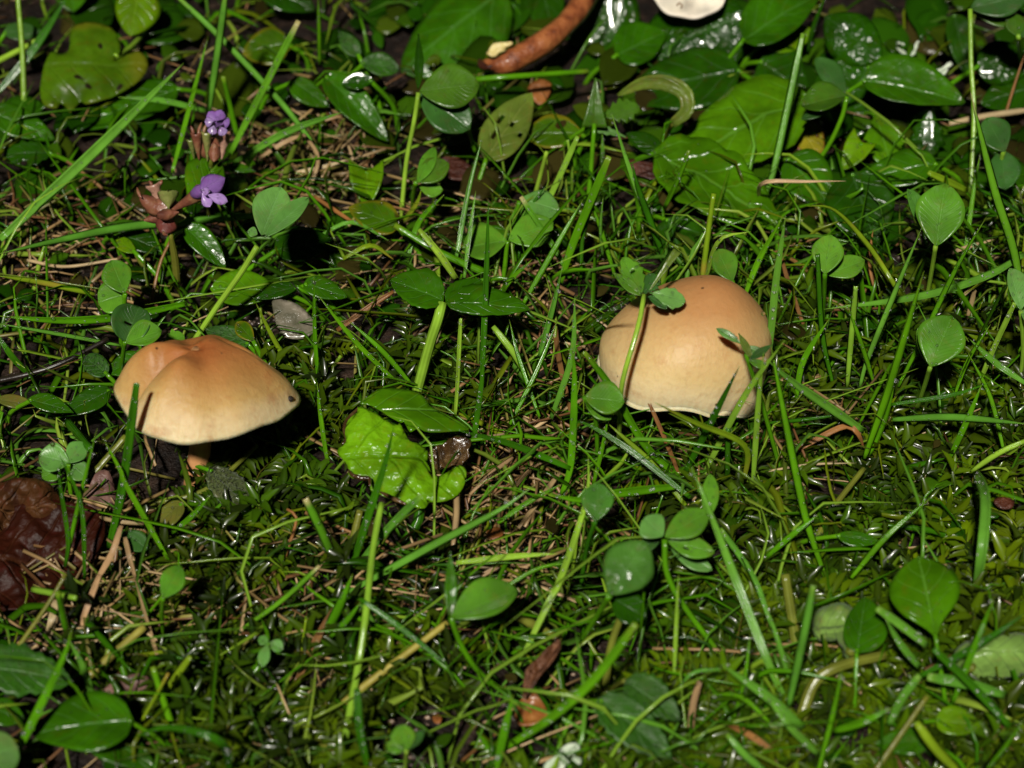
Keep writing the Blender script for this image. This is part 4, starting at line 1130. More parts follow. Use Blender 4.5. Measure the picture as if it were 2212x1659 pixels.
# lower head
root = empty('selfheal_flower', tuple(U(370, 600, 0)))
tag(root, 'purple selfheal flower with a hooded bloom on a maroon seed head, lower of the two', 'flower')
bract(root, 'stem', GREEN['v'][1], '384,625 378,560 368,505', (0, 16), 16)
body(root, U(360, 452, 18), 2.6, (1.2, .9, .95), M_CALYX)
sepal(root, 'calyx', M_CALYXP, (352, 452), (332, 400), 18, 20, 18, 23, nser=3, serr=.3)
sepal(root, 'calyx', M_BUD, (364, 452), (362, 412), 24, 24, 20, 24, shape='obov')
sepal(root, 'calyx', M_CALYX, (364, 458), (424, 416), 16, 20, 19, 25)
sepal(root, 'calyx', M_CALYX, (362, 462), (300, 422), 18, 22, 18, 22, shape='ovate')
sepal(root, 'calyx', M_CALYX, (386, 458), (338, 464), 13, 14, 20.5, 21.5, shape='ellip')
sepal(root, 'bract', M_CALYXR, (362, 466), (354, 506), 24, 24, 19, 17, shape='ovate', cup=-.5)
sepal(root, 'bract', M_CALYX, (350, 462), (310, 476), 14, 14, 18, 16, shape='ovate')
sepal(root, 'bract', M_BUD, (372, 464), (402, 470), 12, 14, 18, 17, shape='ovate')
for q in ('306,428 300,418 296,405', '330,404 326,396 322,390', '344,402 348,394 350,388', '420,414 424,404 428,398', '352,500 356,506 362,508'):
    bract(root, 'calyx_tooth', M_CALYX, q, (22, 23), 8, 'taper')
bract(root, 'corolla_tube', M_VIO, '418,420 434,412 448,404', (24, 27), 26)
petal(root, M_VIO, (432, 412), (486, 380), 26, 22, 27, cup=-.5, droop=.2, shape='ellip')
petal(root, M_VIO2, (434, 402), (450, 380), 10, 8, 26, cup=-.4)
petal(root, M_VIO2, (436, 416), (454, 446), 13, 12, 27, cup=-.3)
petal(root, M_VIO2, (446, 420), (492, 434), 13, 12, 27.5, cup=-.3)
petal(root, M_VIO2, (434, 410), (452, 414), 10, 10, 28.5, cup=-.4)

# ------------------------------------------------------------------ grass blades, straws, runners: one object each
# base first, tip last (pixels of the 2212-wide picture) ; width ; colour ; options z=(base,tip) mm, T=tip, R=round stalk
BL = [
 ('0,517 200,330 397,136', 24, 'b', dict(z=(8, 26))), ('690,330 610,225 480,85 380,-10', 16, 'b', dict(z=(5, 24), T='cut')), ('450,242 468,120 487,-15', 19, 'b', dict(z=(8, 32), T='cut')),
 ('372,372 410,230 450,78', 11, 'g', dict(z=(7, 22))), ('497,332 570,190 645,45', 15, 'c', dict(z=(4, 26), T='cut')), ('-10,205 70,110 150,-15', 18, 'd', dict(z=(5, 18))),
 ('52,232 48,110 38,-10', 12, 'l', dict(z=(3, 20), R=1)), ('-10,135 80,88', 13, 'l', dict(z=(6, 9), R=1)), ('512,292 482,165', 12, 'g', dict(z=(6, 18), R=1)), ('445,240 255,210', 13, 'b', dict(z=(7, 10))),
 ('505,352 620,285 740,242', 17, 'b', dict(z=(6, 18))), ('690,140 689,60 687,-10', 9, 'g', dict(z=(5, 20))), ('665,418 687,342 655,290', 14, 't', dict(z=(3, 8, 10), T='cut')), ('560,342 650,290', 12, 't', dict(z=(4, 8), T='cut')),
 ('622,376 700,360 765,340', 10, 'h', dict(z=(4, 7))), ('675,422 735,462 800,505', 11, 'o', dict(z=(6, 7))), ('985,560 1010,420 1043,292', 12, 'b', dict(z=(6, 22))), ('1003,600 1015,500 1028,412', 10, 'b', dict(z=(8, 18))),
 ('1027,330 998,232', 9, 'g', dict(z=(6, 16), R=1)), ('1025,172 1110,165 1270,154', 13, 'g', dict(z=(12, 10, 8), R=1, T='cut')), ('1160,475 1193,415 1248,295', 13, 'l', dict(z=(3, 18), T='cut')), ('1236,420 1226,302', 9, 'l', dict(z=(4, 16), T='cut')),
 ('1155,425 1181,328', 10, 'l', dict(z=(4, 14), R=1)), ('1300,362 1301,288', 9, 'b', dict(z=(5, 12))), ('1440,560 1376,410 1321,245', 11, 'b', dict(z=(3, 28))), ('1210,610 1240,520 1286,410 1316,338', 18, 'g', dict(z=(3, 26), T='cut')),
 ('1435,450 1488,325', 13, 'g', dict(z=(8, 20), T='cut')), ('1640,440 1667,385 1700,240 1735,72', 18, 'b', dict(z=(4, 30), T='cut')), ('1745,118 1785,-10', 14, 'd', dict(z=(8, 24))), ('2212,660 2190,540 2150,415 2118,290 2097,200', 21, 'c', dict(z=(6, 38))),
 ('2090,412 2005,372', 14, 'y', dict(z=(6, 9), T='cut')), ('2050,268 2120,254 2230,238', 21, 'h', dict(z=(8, 10), T='cut')), ('2166,268 2190,190 2216,110', 9, 'o', dict(z=(6, 20))), ('1640,440 1648,395 1740,392 1828,391', 11, 'h', dict(z=(4, 16, 17, 18))),
 ('545,466 410,478 275,490 140,516 -10,550', 21, 'b', dict(z=(6, 14))), ('405,655 262,684 130,692 -10,682', 19, 'g', dict(z=(6, 13))), ('260,746 130,722 -10,698', 11, 'b', dict(z=(6, 12))), ('205,636 100,612 -10,595', 15, 'y', dict(z=(3, 8))),
 ('60,562 140,576 254,560', 9, 'h', dict(z=(5, 8), R=1)), ('-10,824 60,808 130,785 234,732', 12, 'k', dict(z=(4, 9), R=1, T='cut')), ('62,810 -10,715', 14, 'd', dict(z=(4, 10))), ('325,662 345,572 368,520', 9, 'o', dict(z=(2, 12), R=1)),
 ('330,600 300,560 294,545', 12, 'v', dict(z=(2, 7), R=1)), ('688,832 680,720 678,595', 9, 'g', dict(z=(3, 24))), ('863,832 770,740 685,635', 11, 'g', dict(z=(3, 18))), ('632,802 590,730 553,655', 12, 'y', dict(z=(4, 15))),
 ('985,602 905,495', 19, 'l', dict(z=(8, 14), T='cut')), ('1045,588 950,545 853,487', 17, 'g', dict(z=(6, 10), R=1)), ('1040,835 1050,600 1055,430', 14, 'd', dict(z=(6, 34))), ('983,902 988,830 995,688', 10, 'l', dict(z=(4, 22), T='cut')),
 ('1152,838 1065,705', 19, 'l', dict(z=(5, 12), T='cut')), ('890,832 753,693', 15, 'g', dict(z=(4, 12))), ('728,714 790,668 850,630', 15, 'o', dict(z=(4, 9), T='cut')), ('1232,600 1200,540 1125,425', 13, 'c', dict(z=(4, 14), T='cut')),
 ('1303,558 1303,425', 9, 'b', dict(z=(5, 18))), ('1435,560 1381,415 1365,350', 18, 'd', dict(z=(4, 22))), ('1516,612 1530,500 1542,418', 13, 'y', dict(z=(6, 20), T='cut', R=1)), ('1523,608 1553,520 1622,500', 10, 'l', dict(z=(6, 16, 18))),
 ('1250,722 1310,680 1368,642', 10, 'g', dict(z=(12, 40))), ('1470,1035 1393,960 1318,832 1262,760', 19, 'g', dict(z=(2, 27), T='cut')), ('1476,1028 1540,905 1598,790', 17, 'd', dict(z=(2, 33))), ('1514,1036 1608,857 1695,735', 15, 'l', dict(z=(2, 38))),
 ('1626,1048 1640,850 1650,760', 13, 'l', dict(z=(2, 34))), ('1660,780 1675,620 1697,465', 17, 'b', dict(z=(14, 44))), ('1800,835 1776,720 1766,548', 13, 'd', dict(z=(3, 26), T='cut')), ('1892,634 1879,565 1886,495', 13, 'o', dict(z=(6, 14))),
 ('1830,835 1840,720 1849,618', 15, 'l', dict(z=(3, 22), T='cut')), ('1890,835 1829,655', 12, 'g', dict(z=(3, 18))), ('1858,835 1874,778 1930,640 1991,492', 15, 'b', dict(z=(3, 34))), ('1868,990 1924,830 1996,585', 21, 'g', dict(z=(3, 40))),
 ('1940,835 2000,715 2065,580 2131,468', 14, 'g', dict(z=(6, 36))), ('2215,548 2130,597 1990,640 1780,668', 19, 'b', dict(z=(12, 12))), ('2112,835 2150,745 2192,655', 13, 'l', dict(z=(4, 22), T='cut')), ('2215,828 2094,732', 15, 'b', dict(z=(10, 10))),
 ('1970,678 1932,615 1872,525 1800,452 1735,445', 13, 'y', dict(z=(4, 10, 14, 14, 11))), ('1690,548 1766,607', 13, 'o', dict(z=(7, 6), T='cut')), ('2089,690 2104,620 2057,665', 12, 't', dict(z=(4, 12, 8))), ('2026,556 2156,515', 10, 'h', dict(z=(8, 8))),
 ('235,1185 267,1037 295,828', 19, 'd', dict(z=(2, 32), T='cut')), ('140,1225 147,1162 128,1030 138,995', 10, 'd', dict(z=(3, 20))), ('142,1220 170,1092 210,925', 12, 'g', dict(z=(3, 26))), ('183,1250 175,1092 125,975', 10, 'd', dict(z=(3, 24))),
 ('364,1210 272,1047 262,1020 220,942', 12, 'g', dict(z=(3, 22))), ('147,912 195,970', 18, 'd', dict(z=(5, 8), R=1)), ('195,1032 272,942', 16, 'v', dict(z=(4, 9), R=1)), ('370,1152 456,1068', 12, 'g', dict(z=(5, 12))),
 ('185,1108 310,1132', 14, 't', dict(z=(7, 7), T='cut')), ('212,1248 262,1135', 18, 't', dict(z=(4, 11), T='cut')), ('292,1248 270,1160', 13, 't', dict(z=(4, 9), T='cut')), ('300,1092 440,1060 556,962', 12, 'v', dict(z=(3, 5, 7), R=1)),
 ('752,1250 797,1110 832,1000 851,920', 17, 'd', dict(z=(3, 29))), ('780,1212 840,1140 910,1070', 17, 'b', dict(z=(6, 20), T='cut')), ('755,1278 930,1180 1080,1100 1157,1046', 22, 'b', dict(z=(4, 20))), ('728,1222 660,1076', 22, 'c', dict(z=(4, 16), T='cut')),
 ('738,1636 770,1460 790,1330 805,1192 824,1088', 17, 'l', dict(z=(3, 3, 9, 12, 14), R=1, T='cut')), ('752,1210 778,1102', 18, 'v', dict(z=(3, 10), R=1)), ('713,1007 705,985 690,880 685,825', 10, 'g', dict(z=(3, 14))), ('1017,995 1040,829 1045,760', 13, 'd', dict(z=(3, 20))),
 ('1232,1012 1106,960 990,930', 15, 'd', dict(z=(8, 15))), ('1015,1068 1108,988', 14, 't', dict(z=(5, 9), T='cut')), ('978,1188 983,1015', 20, 't', dict(z=(3, 9), T='cut')), ('985,1216 1106,1202 1205,1196', 14, 'l', dict(z=(6, 8))),
 ('605,1232 640,1125 620,1100', 9, 'o', dict(z=(3, 8, 9), R=1)), ('1213,1068 1233,1000 1241,828 1235,740', 16, 'g', dict(z=(3, 28))), ('1491,1074 1350,965 1256,912 1245,930', 14, 'd', dict(z=(8, 14))), ('1481,1092 1406,1000 1310,912', 18, 'y', dict(z=(4, 12))),
 ('1608,1040 1608,962 1500,912 1412,868', 14, 'y', dict(z=(4, 12, 20, 27))), ('1466,1050 1330,1066 1256,1080 1172,1064', 21, 'g', dict(z=(8, 13))), ('1281,1048 1316,890', 11, 'g', dict(z=(3, 14))), ('1118,1440 1182,1308 1213,1244 1266,1080 1271,980', 15, 'l', dict(z=(3, 8, 11, 17, 20))),
 ('1571,1058 1573,925', 14, 'd', dict(z=(3, 14), T='cut')), ('1695,1510 1659,1430 1586,1244 1516,1062 1492,1005', 20, 'b', dict(z=(3, 6, 15, 26, 28))), ('1668,1355 1626,1244 1556,1142', 13, 'b', dict(z=(4, 14), T='cut')), ('1468,1028 1401,867', 12, 'n', dict(z=(3, 16), T='cut')),
 ('1784,1250 1744,1130 1719,1020 1681,829 1664,740', 19, 'g', dict(z=(2, 34))), ('1868,932 1719,829 1655,775', 21, 'b', dict(z=(8, 26))), ('1872,985 1905,900 1932,826', 26, 'g', dict(z=(2, 16))), ('1924,874 2060,852 2140,826', 10, 'd', dict(z=(10, 14))),
 ('1929,906 2060,901 2220,916', 19, 'b', dict(z=(8, 14))), ('2099,1018 2215,952', 15, 'l', dict(z=(8, 12), T='cut')), ('2108,1270 2120,1200 2129,1080 2108,1018', 25, 'b', dict(z=(6, 12, 16, 9), T='cut')), ('1655,1204 1770,1110', 13, 'g', dict(z=(6, 11))),
 ('1839,1248 2012,1074', 16, 'g', dict(z=(5, 14))), ('1655,914 1830,894', 10, 'd', dict(z=(8, 10))), ('1719,974 1819,922 1852,935 1868,975', 15, 'o', dict(z=(5, 10, 10, 4))), ('2050,992 2121,830', 13, 'g', dict(z=(4, 16))),
 ('1766,1165 1789,1112 1866,1012', 14, 'v', dict(z=(4, 9), R=1)), ('1655,1018 1850,1000', 9, 'h', dict(z=(6, 7))),
 ('24,1645 60,1580 137,1420 156,1354', 21, 'g', dict(z=(6, 24))), ('25,1418 100,1310 142,1240', 10, 'v', dict(z=(8, 18), R=1)), ('143,1360 125,1280', 15, 'g', dict(z=(6, 14), R=1)), ('72,1273 165,1292', 14, 'l', dict(z=(10, 11), R=1, T='cut')),
 ('202,1512 150,1384', 15, 'b', dict(z=(4, 13))), ('187,1464 312,1354', 20, 'e', dict(z=(4, 8), R=1, T='cut')), ('167,1374 216,1240', 16, 't', dict(z=(3, 10), T='cut')), ('102,1388 121,1296', 20, 'h', dict(z=(3, 8), T='cut')),
 ('350,1452 312,1322 288,1240', 11, 't', dict(z=(3, 10))), ('372,1572 330,1440', 16, 'g', dict(z=(3, 9), R=1)), ('355,1498 412,1417', 19, 'y', dict(z=(4, 9), T='cut')), ('498,1670 475,1601 362,1571 288,1594', 18, 'd', dict(z=(3, 13, 13, 8))),
 ('287,1592 364,1454', 8, 'y', dict(z=(3, 10), R=1)), ('778,1294 860,1352 966,1436', 14, 'd', dict(z=(14, 5))), ('725,1536 778,1489 966,1345', 17, 'e', dict(z=(3, 5, 11), R=1, T='cut')), ('700,1378 762,1240', 24, 'g', dict(z=(3, 14))),
 ('638,1478 680,1390 726,1300', 22, 'n', dict(z=(2, 9))), ('713,1376 780,1300', 18, 'g', dict(z=(5, 10))), ('525,1357 610,1295 690,1222', 15, 'c', dict(z=(4, 12), T='cut')), ('797,1670 771,1487', 18, 'd', dict(z=(3, 12), T='cut')),
 ('1070,1670 1085,1600 1108,1500', 19, 'g', dict(z=(3, 14))), ('760,1664 728,1634 668,1590', 24, 'v', dict(z=(3, 3), R=1)), ('976,1660 1080,1578', 9, 'n', dict(z=(2, 2.5), R=1)), ('1090,1616 1190,1550 1281,1469 1374,1347', 21, 'g', dict(z=(5, 26), T='cut')),
 ('1306,1510 1318,1404 1343,1327', 18, 'v', dict(z=(3, 16), R=1, T='cut')), ('1456,1472 1461,1350 1466,1240', 11, 'l', dict(z=(4, 18))), ('1211,1386 1106,1324 1040,1300', 22, 'v', dict(z=(4, 5), R=1)), ('1490,1598 1498,1520 1512,1472', 20, 't', dict(z=(3, 12), T='cut')),
 ('1735,1572 1659,1506 1560,1436', 22, 'b', dict(z=(8, 17))), ('1556,1446 1500,1452 1462,1488', 10, 'b', dict(z=(16, 10))), ('1581,1564 1621,1364', 12, 'g', dict(z=(3, 14))), ('1662,1560 1600,1505 1531,1501', 15, 'g', dict(z=(6, 9))),
 ('1670,1622 1541,1551', 18, 'o', dict(z=(6, 6))), ('1655,1668 1571,1586', 22, 'b', dict(z=(6, 9), T='cut')), ('1704,1524 1735,1380 1757,1264', 21, 'b', dict(z=(8, 28), T='cut')), ('2004,1396 1894,1314', 19, 'b', dict(z=(12, 17), T='cut')),
 ('2182,1570 2100,1480 2017,1402', 19, 'd', dict(z=(8, 17), T='cut')), ('1988,1444 1911,1332', 16, 'b', dict(z=(8, 17))), ('1919,1568 1986,1459', 18, 'b', dict(z=(8, 15), T='cut')), ('1986,1461 2100,1400 2218,1324', 16, 'd', dict(z=(10, 20))),
 ('2172,1502 2004,1462', 24, 'b', dict(z=(8, 11), T='cut')), ('1729,1555 1759,1476 1809,1441 1911,1415', 27, 'v', dict(z=(3, 7, 9, 9), R=1, T='cut')), ('1799,1580 1928,1528', 19, 'g', dict(z=(8, 12))), ('1767,1670 1799,1544 1820,1442', 15, 'g', dict(z=(5, 18))),
 ('1768,1630 1655,1503', 18, 'b', dict(z=(7, 14))), ('1704,1468 1655,1310', 12, 'b', dict(z=(5, 13))), ('2072,1668 1979,1560', 26, 'y', dict(z=(8, 13), T='cut')), ('1889,1668 2003,1504', 14, 'v', dict(z=(6, 14), R=1)),
 ('1721,1398 1696,1240', 24, 'v', dict(z=(3, 13), R=1)), ('2058,1518 2100,1410 2148,1290', 14, 'g', dict(z=(8, 24))), ('2130,1665 2215,1552', 14, 'g', dict(z=(8, 18))), ('1655,1660 1790,1760', 15, 'g', dict(z=(8, 10))) ,
 ('1608,640 1640,560 1690,470', 13, 'g', dict(z=(6, 18))), ('1165,770 1195,660 1215,575', 16, 'b', dict(z=(6, 20))), ('1190,905 1235,770 1242,640', 14, 'b', dict(z=(5, 28))), ('1100,920 1160,800 1205,690', 13, 'g', dict(z=(4, 16))),
 ('1128,660 1185,560 1260,430', 15, 'g', dict(z=(4, 18))), ('1255,600 1262,500 1300,400', 11, 'd', dict(z=(4, 18))), ('1330,600 1300,500 1270,420', 12, 'g', dict(z=(4, 16))), ('1120,560 1135,470 1180,400', 11, 'd', dict(z=(4, 14))),
 ('1235,900 1205,760 1195,640', 14, 'n', dict(z=(3, 14), T='cut')), ('1165,900 1120,770 1100,690', 12, 'g', dict(z=(4, 14))), ('1735,700 1700,600 1680,520', 12, 'n', dict(z=(4, 12))), ('1720,860 1735,780 1790,690', 13, 'g', dict(z=(4, 16))),
 ('2170,980 2140,860 2090,760', 12, 'g', dict(z=(4, 16))), ('2060,860 2090,780 2140,700', 11, 'g', dict(z=(4, 15))), ('2215,470 2160,430 2090,400', 11, 'd', dict(z=(6, 9))), ('2085,545 2105,400 2118,330', 10, 'g', dict(z=(5, 16))),
 ('880,560 905,480 960,420', 12, 'g', dict(z=(3, 12))), ('870,480 900,440 910,410', 10, 'y', dict(z=(3, 9))), ('1060,700 1090,620 1150,560', 12, 'g', dict(z=(3, 12))), ('740,560 800,530 850,560', 10, 'y', dict(z=(4, 6))),
 ('690,510 760,480 840,520', 10, 'b', dict(z=(5, 7))), ('1075,1130 1140,1085 1215,1045', 11, 'g', dict(z=(5, 9))), ('1060,1290 1160,1230 1240,1215', 12, 'g', dict(z=(4, 8))), ('1120,1140 1180,1060 1210,1020', 12, 't', dict(z=(4, 7), T='cut')),
 ('1010,1260 1090,1220 1140,1225', 12, 't', dict(z=(3, 6), T='cut')), ('1090,1080 1150,1010 1205,985', 12, 't', dict(z=(4, 7), T='cut')), ('850,1180 900,1200 960,1205', 10, 'd', dict(z=(4, 6))), ('880,1320 940,1350 1010,1420', 9, 'g', dict(z=(4, 5))),
]
MARKS = [('the lobed tan mushroom', 450, 850, 150), ('the domed mushroom', 1490, 760, 150), ('the upper purple flower', 465, 265, 30), ('the lower purple flower', 420, 420, 40), ('the ragged lime leaf', 870, 970, 90),
 ('the red-brown dead leaf', 110, 1200, 60), ('the big shiny clover leaflet', 1360, 1235, 40), ('the white gilled cap', 1490, 20, 40), ('the reddish stem', 1160, 80, 50), ('the leaf riddled with holes', 1095, 270, 30),
 ('the branching lichen', 1995, 130, 30), ('the white lichen flake', 1215, 1635, 20), ('the bare soil patch', 950, 1560, 60), ('the knuckle-like curled leaf', 1805, 1345, 40), ('the black-spotted heart leaf', 200, 145, 60),
 ('the arched olive leaf', 1420, 215, 40), ('the three-part leaf', 1000, 635, 60), ('the big veined leaf', 2010, 1285, 60), ('the large notched clover leaflet', 2035, 465, 40), ('the long brown curled leaf', 1170, 1455, 30),
 ('the serrated leaf pair', 1380, 1545, 50), ('the hairy serrated leaf', 70, 1445, 50), ('the grey droplet-dusted clover', 610, 460, 40), ('the wrinkled leaf pair', 1580, 330, 60), ('the pale squared clover', 2040, 740, 40),
 ('the crumpled clover ball', 300, 700, 30), ('the small lone shiny clover', 1290, 1085, 30), ('the clover cluster', 1470, 1160, 50), ('the yellow runner', 850, 1435, 40), ('the crumpled glaucous clover', 135, 1000, 30),
 ('the two-leaf clover', 1805, 550, 30), ('the crumpled pale leaf', 2140, 1400, 40), ('the round clover pair', 965, 215, 40), ('the folded clover in straw', 1080, 520, 40), ('the two-leaf clover on soil', 245, 610, 30),
 ('the hairy seedling', 770, 170, 50), ('the white bead on grass', 1699, 990, 20), ('the knobbly moss stem', 1815, 1090, 20), ('the grey hairy wilted leaf', 480, 1050, 40)]
def where(x, y):
    best = None
    for nme, mx, my, r in MARKS:
        d = sqrt((x - mx) ** 2 + (y - my) ** 2)
        if best is None or d - r < best[0]: best = (d - r, nme, mx, my, r, d)
    _, nme, mx, my, r, d = best
    if d < r: return 'over ' + nme
    a = math.atan2(my - y, x - mx)
    return ('beside ' if abs(sin(a)) < .6 else ('above ' if y < my else 'below ')) + nme
seen = {}
blades = []
for s, w, col, k in BL:
    pts = parse(s)
    if all(x < -5 or x > 2217 or y > 1664 or y < -5 for x, y in pts): continue
    x0, y0 = pts[0]; x1, y1 = pts[-1]
    L = sum(sqrt((pts[i][0] - pts[i - 1][0]) ** 2 + (pts[i][1] - pts[i - 1][1]) ** 2) for i in range(1, len(pts)))
    rnd = random.Random(int(x0 * 13 + y0 * 7 + L))
    stalk = bool(k.get('R'))
    tip = k.get('T', 'point')
    zz = list(k['z'])
    if col not in 'thonkev': zz = [q + (1.0 if i == 0 else 4.0) for i, q in enumerate(zz)]
    if len(pts) == 2 and not stalk and L > 60:
        bx = rnd.uniform(-.05, .05)
        pts = [pts[0], ((x0 + x1) / 2 + (y1 - y0) * bx, (y0 + y1) / 2 - (x1 - x0) * bx), pts[1]]; zz = [zz[0], (zz[0] + zz[1]) / 2 + .8, zz[1]]
    path = pix_path(pts, zz, max(10, min(30, int(L / 14))))
    ps = pxsize(path[len(path) // 2])
    hw = w * (.42 if col in 'thon' else .5) * ps
    if stalk:
        wf = lambda t: hw * (1.05 - .2 * t) * (1 + .04 * sin(t * 37))
    elif tip == 'cut':
        wf = lambda t: hw * (.72 + .28 * ss(0, .35, t)) * (1 - .3 * ss(.8, 1, t))
    else:
        wf = lambda t: hw * (.66 + .34 * ss(0, .3, t)) * max(.04, (1 - max(0, (t - .45) / .55) ** 1.9))
    bm = MB()
    sweep(bm, path, wf, ROUND if stalk else FLAT, roll=0 if stalk else rnd.uniform(-.45, .45), flip=1 if rnd.random() < .6 else -1, twist=0 if stalk else rnd.uniform(-.4, .4))
    name = 'runner' if (stalk and col in 'ev') else ('twig' if col == 'k' else ('straw' if col in 'thon' else ('stalk' if stalk else 'grass_blade')))
    nice = {'runner': 'runner', 'twig': 'twig', 'straw': 'dry straw', 'stalk': 'round stalk', 'grass_blade': 'grass blade'}[name]
    mid = pts[len(pts) // 2] if len(pts) > 2 else ((x0 + x1) / 2, (y0 + y1) / 2)
    mx, my = min(max(mid[0], 0), 2212), min(max(mid[1], 0), 1659)
    size = 'long' if L > 260 else ('short' if L < 130 else '')
    wide = 'broad' if w >= 19 else ('thin' if w <= 10 else '')
    dx, dy = x1 - x0, y0 - y1
    lean = 'upright' if dy > abs(dx) * 2.2 else ('lying level' if abs(dy) < abs(dx) * .45 else ('leaning right' if dx * dy > 0 else 'leaning left'))
    lab = ' '.join(q for q in (size, wide, GREEN[col][0], nice, lean, 'cut off' if tip == 'cut' and not stalk else '', where(mx, my)) if q)
    blades.append((lab, mx, my, name, bm, col, path, hw, stalk, tip))
count = {}
for b in blades: count.setdefault(b[0], []).append(b)
for lab, bs in count.items():
    if len(bs) > 1:
        xs = sorted(bs, key=lambda b: b[1] if max(q[1] for q in bs) - min(q[1] for q in bs) > max(q[2] for q in bs) - min(q[2] for q in bs) else b[2])
        horiz = max(q[1] for q in bs) - min(q[1] for q in bs) > max(q[2] for q in bs) - min(q[2] for q in bs)
        for i, b in enumerate(xs):
            pos = ('the leftmost' if horiz else 'the highest') if i == 0 else (('the rightmost' if horiz else 'the lowest') if i == len(xs) - 1 else 'the middle')
            seen[id(b)] = b[0] + ', ' + pos
GRP = {'runner': 'runners on the ground', 'twig': None, 'straw': 'loose dry straws', 'stalk': 'bare stalks', 'grass_blade': 'grass blades'}
dew_paths = []
for b in blades:
    lab, mx, my, name, bm, col, path, hw, stalk, tip = b
    o = bm.build(name, GREEN[col][1], origin=tuple(path[0]))
    tag(o, seen.get(id(b), lab), {'runner': 'runner', 'twig': 'twig', 'straw': 'straw', 'stalk': 'stalk', 'grass_blade': 'grass'}[name], GRP[name])
    if col in 'gbdlc' and not stalk: dew_paths.append((path, hw))

# ------------------------------------------------------------------ moss, thatch and small fillers (nobody could count these)
R = random.Random(11)
SOIL = [(960, 1580, 165, 85), (190, 620, 130, 55), (60, 1370, 60, 40), (1250, 1430, 110, 55), (120, 1200, 140, 110), (430, 1060, 60, 35), (330, 480, 50, 40), (560, 690, 60, 35)]
def in_ell(x, y, e): return ((x - e[0]) / e[2]) ** 2 + ((y - e[1]) / e[3]) ** 2 < 1
MOSS = [(590, 930, 170, 190, 150), (640, 800, 120, 80, 45), (480, 1380, 280, 240, 250), (330, 1200, 160, 90, 50), (600, 1560, 260, 140, 150), (860, 1440, 150, 100, 60), (1430, 960, 170, 110, 80), (1480, 1330, 110, 90, 40), (1930, 900, 320, 260, 330),
        (1880, 1180, 370, 240, 380), (1950, 1480, 380, 260, 360), (1540, 1540, 240, 170, 130), (2120, 560, 120, 120, 40), (950, 780, 120, 90, 45), (620, 1150, 150, 90, 60), (1700, 700, 90, 100, 30), (700, 1250, 90, 80, 25), (2330, 1100, 140, 400, 120), (1500, 1780, 600, 130, 130), (400, 1790, 400, 140, 90)]
def frame_of(d):
    d = d.normalized(); s = d.cross(Vector((.31, .77, .2))).normalized(); return d, s, d.cross(s)
def moss_leaf(mb, p, d, up, L, W, c):
    s = d.cross(up).normalized(); up = s.cross(d)
    a = mb.add(p, (0, .5), c)
    m1 = p + d * L * .45 + up * L * .06
    l = mb.add(m1 + s * W + up * W * .8, (.5, 0), c); q = mb.add(m1, (.5, .5), tuple(x * 1.15 for x in c)); r = mb.add(m1 - s * W + up * W * .8, (.5, 1), c)
    m2 = p + d * L * .8 + up * L * .04
    l2 = mb.add(m2 + s * W * .62 + up * W * .2, (.8, 0), c); r2 = mb.add(m2 - s * W * .62 + up * W * .2, (.8, 1), c)
    t = mb.add(p + d * L - up * L * .16, (1, .5), c)
    mb.f += [(a, q, l), (a, r, q), (l, q, t, l2), (q, r, r2, t)]
moss = MB()
def shoot(x, y, big=1.0):
    p = U(x, y, 0); p.z = ground_h(p.x, p.y) + .0004
    flat = R.random() < .42
    hue = R.random()
    dk = R.uniform(.25, 1.15) * (.8 if x < 1000 else 1); hue *= .6 + .4 * noise.noise(Vector((x / 120., y / 100., 1.7)))
    c0 = ((.048 + .12 * hue) * dk, (.10 + .135 * hue + .03 * R.random()) * dk, .003)
    if flat:                        # plume lying over its neighbours
        h = R.uniform(9, 16) * MM * big; n = R.randint(15, 24)
        az = R.uniform(0, 2 * pi); p.z += R.uniform(.5, 2.5) * MM
        lean = Vector((cos(az), sin(az), R.uniform(.0, .3))).normalized()
        up = Vector((0, 0, 1)); tip = p + lean * h; mid = p.lerp(tip, .5) + up * h * .12
    else:                           # upright star
        h = R.uniform(4, 9) * MM * big; n = R.randint(12, 17)
        lean = Vector((R.gauss(0, .4), R.gauss(-.45, .4), 1)).normalized()
        tip = p + lean * h; mid = p.lerp(tip, .5)
    sweep(moss, [p, mid, tip], lambda t: .17 * MM, [(cos(a), sin(a)) for a in (0, 2.1, 4.2)], vcol=(.14, .12, .02))
    ph = R.uniform(0, 6.28); ax, s1, s2 = frame_of(lean)
    side = lean.cross(Vector((0, 0, 1))); side = side.normalized() if side.length > .05 else s1
    for i in range(n):
        t = .12 + .88 * i / (n - 1)
        q = p.lerp(mid, t * 2) if t < .5 else mid.lerp(tip, t * 2 - 1)
        if flat:
            sg = 1 if i % 2 else -1
            out = (side * sg + Vector((0, 0, R.uniform(-.15, .6)))).normalized(); el = .35 + .7 * t ** 3
            L = (2.6 + 2.0 * sin(pi * (.15 + .75 * t))) * MM * R.uniform(.85, 1.15) * big; nup = Vector((0, 0, 1))
        else:
            ph += 2.4; out = s1 * cos(ph) + s2 * sin(ph); el = .05 + .85 * t ** 2.5
            L = (2.2 + 2.6 * ss(0, .7, t)) * MM * R.uniform(.85, 1.15) * big; nup = ax
        d = (out * cos(el) + ax * sin(el)).normalized()
        f = R.uniform(.75, 1.2) * (.75 + .35 * t)
        moss_leaf(moss, q, d, nup, L, L * R.uniform(.12, .18), (c0[0] * f, c0[1] * f, c0[2]))
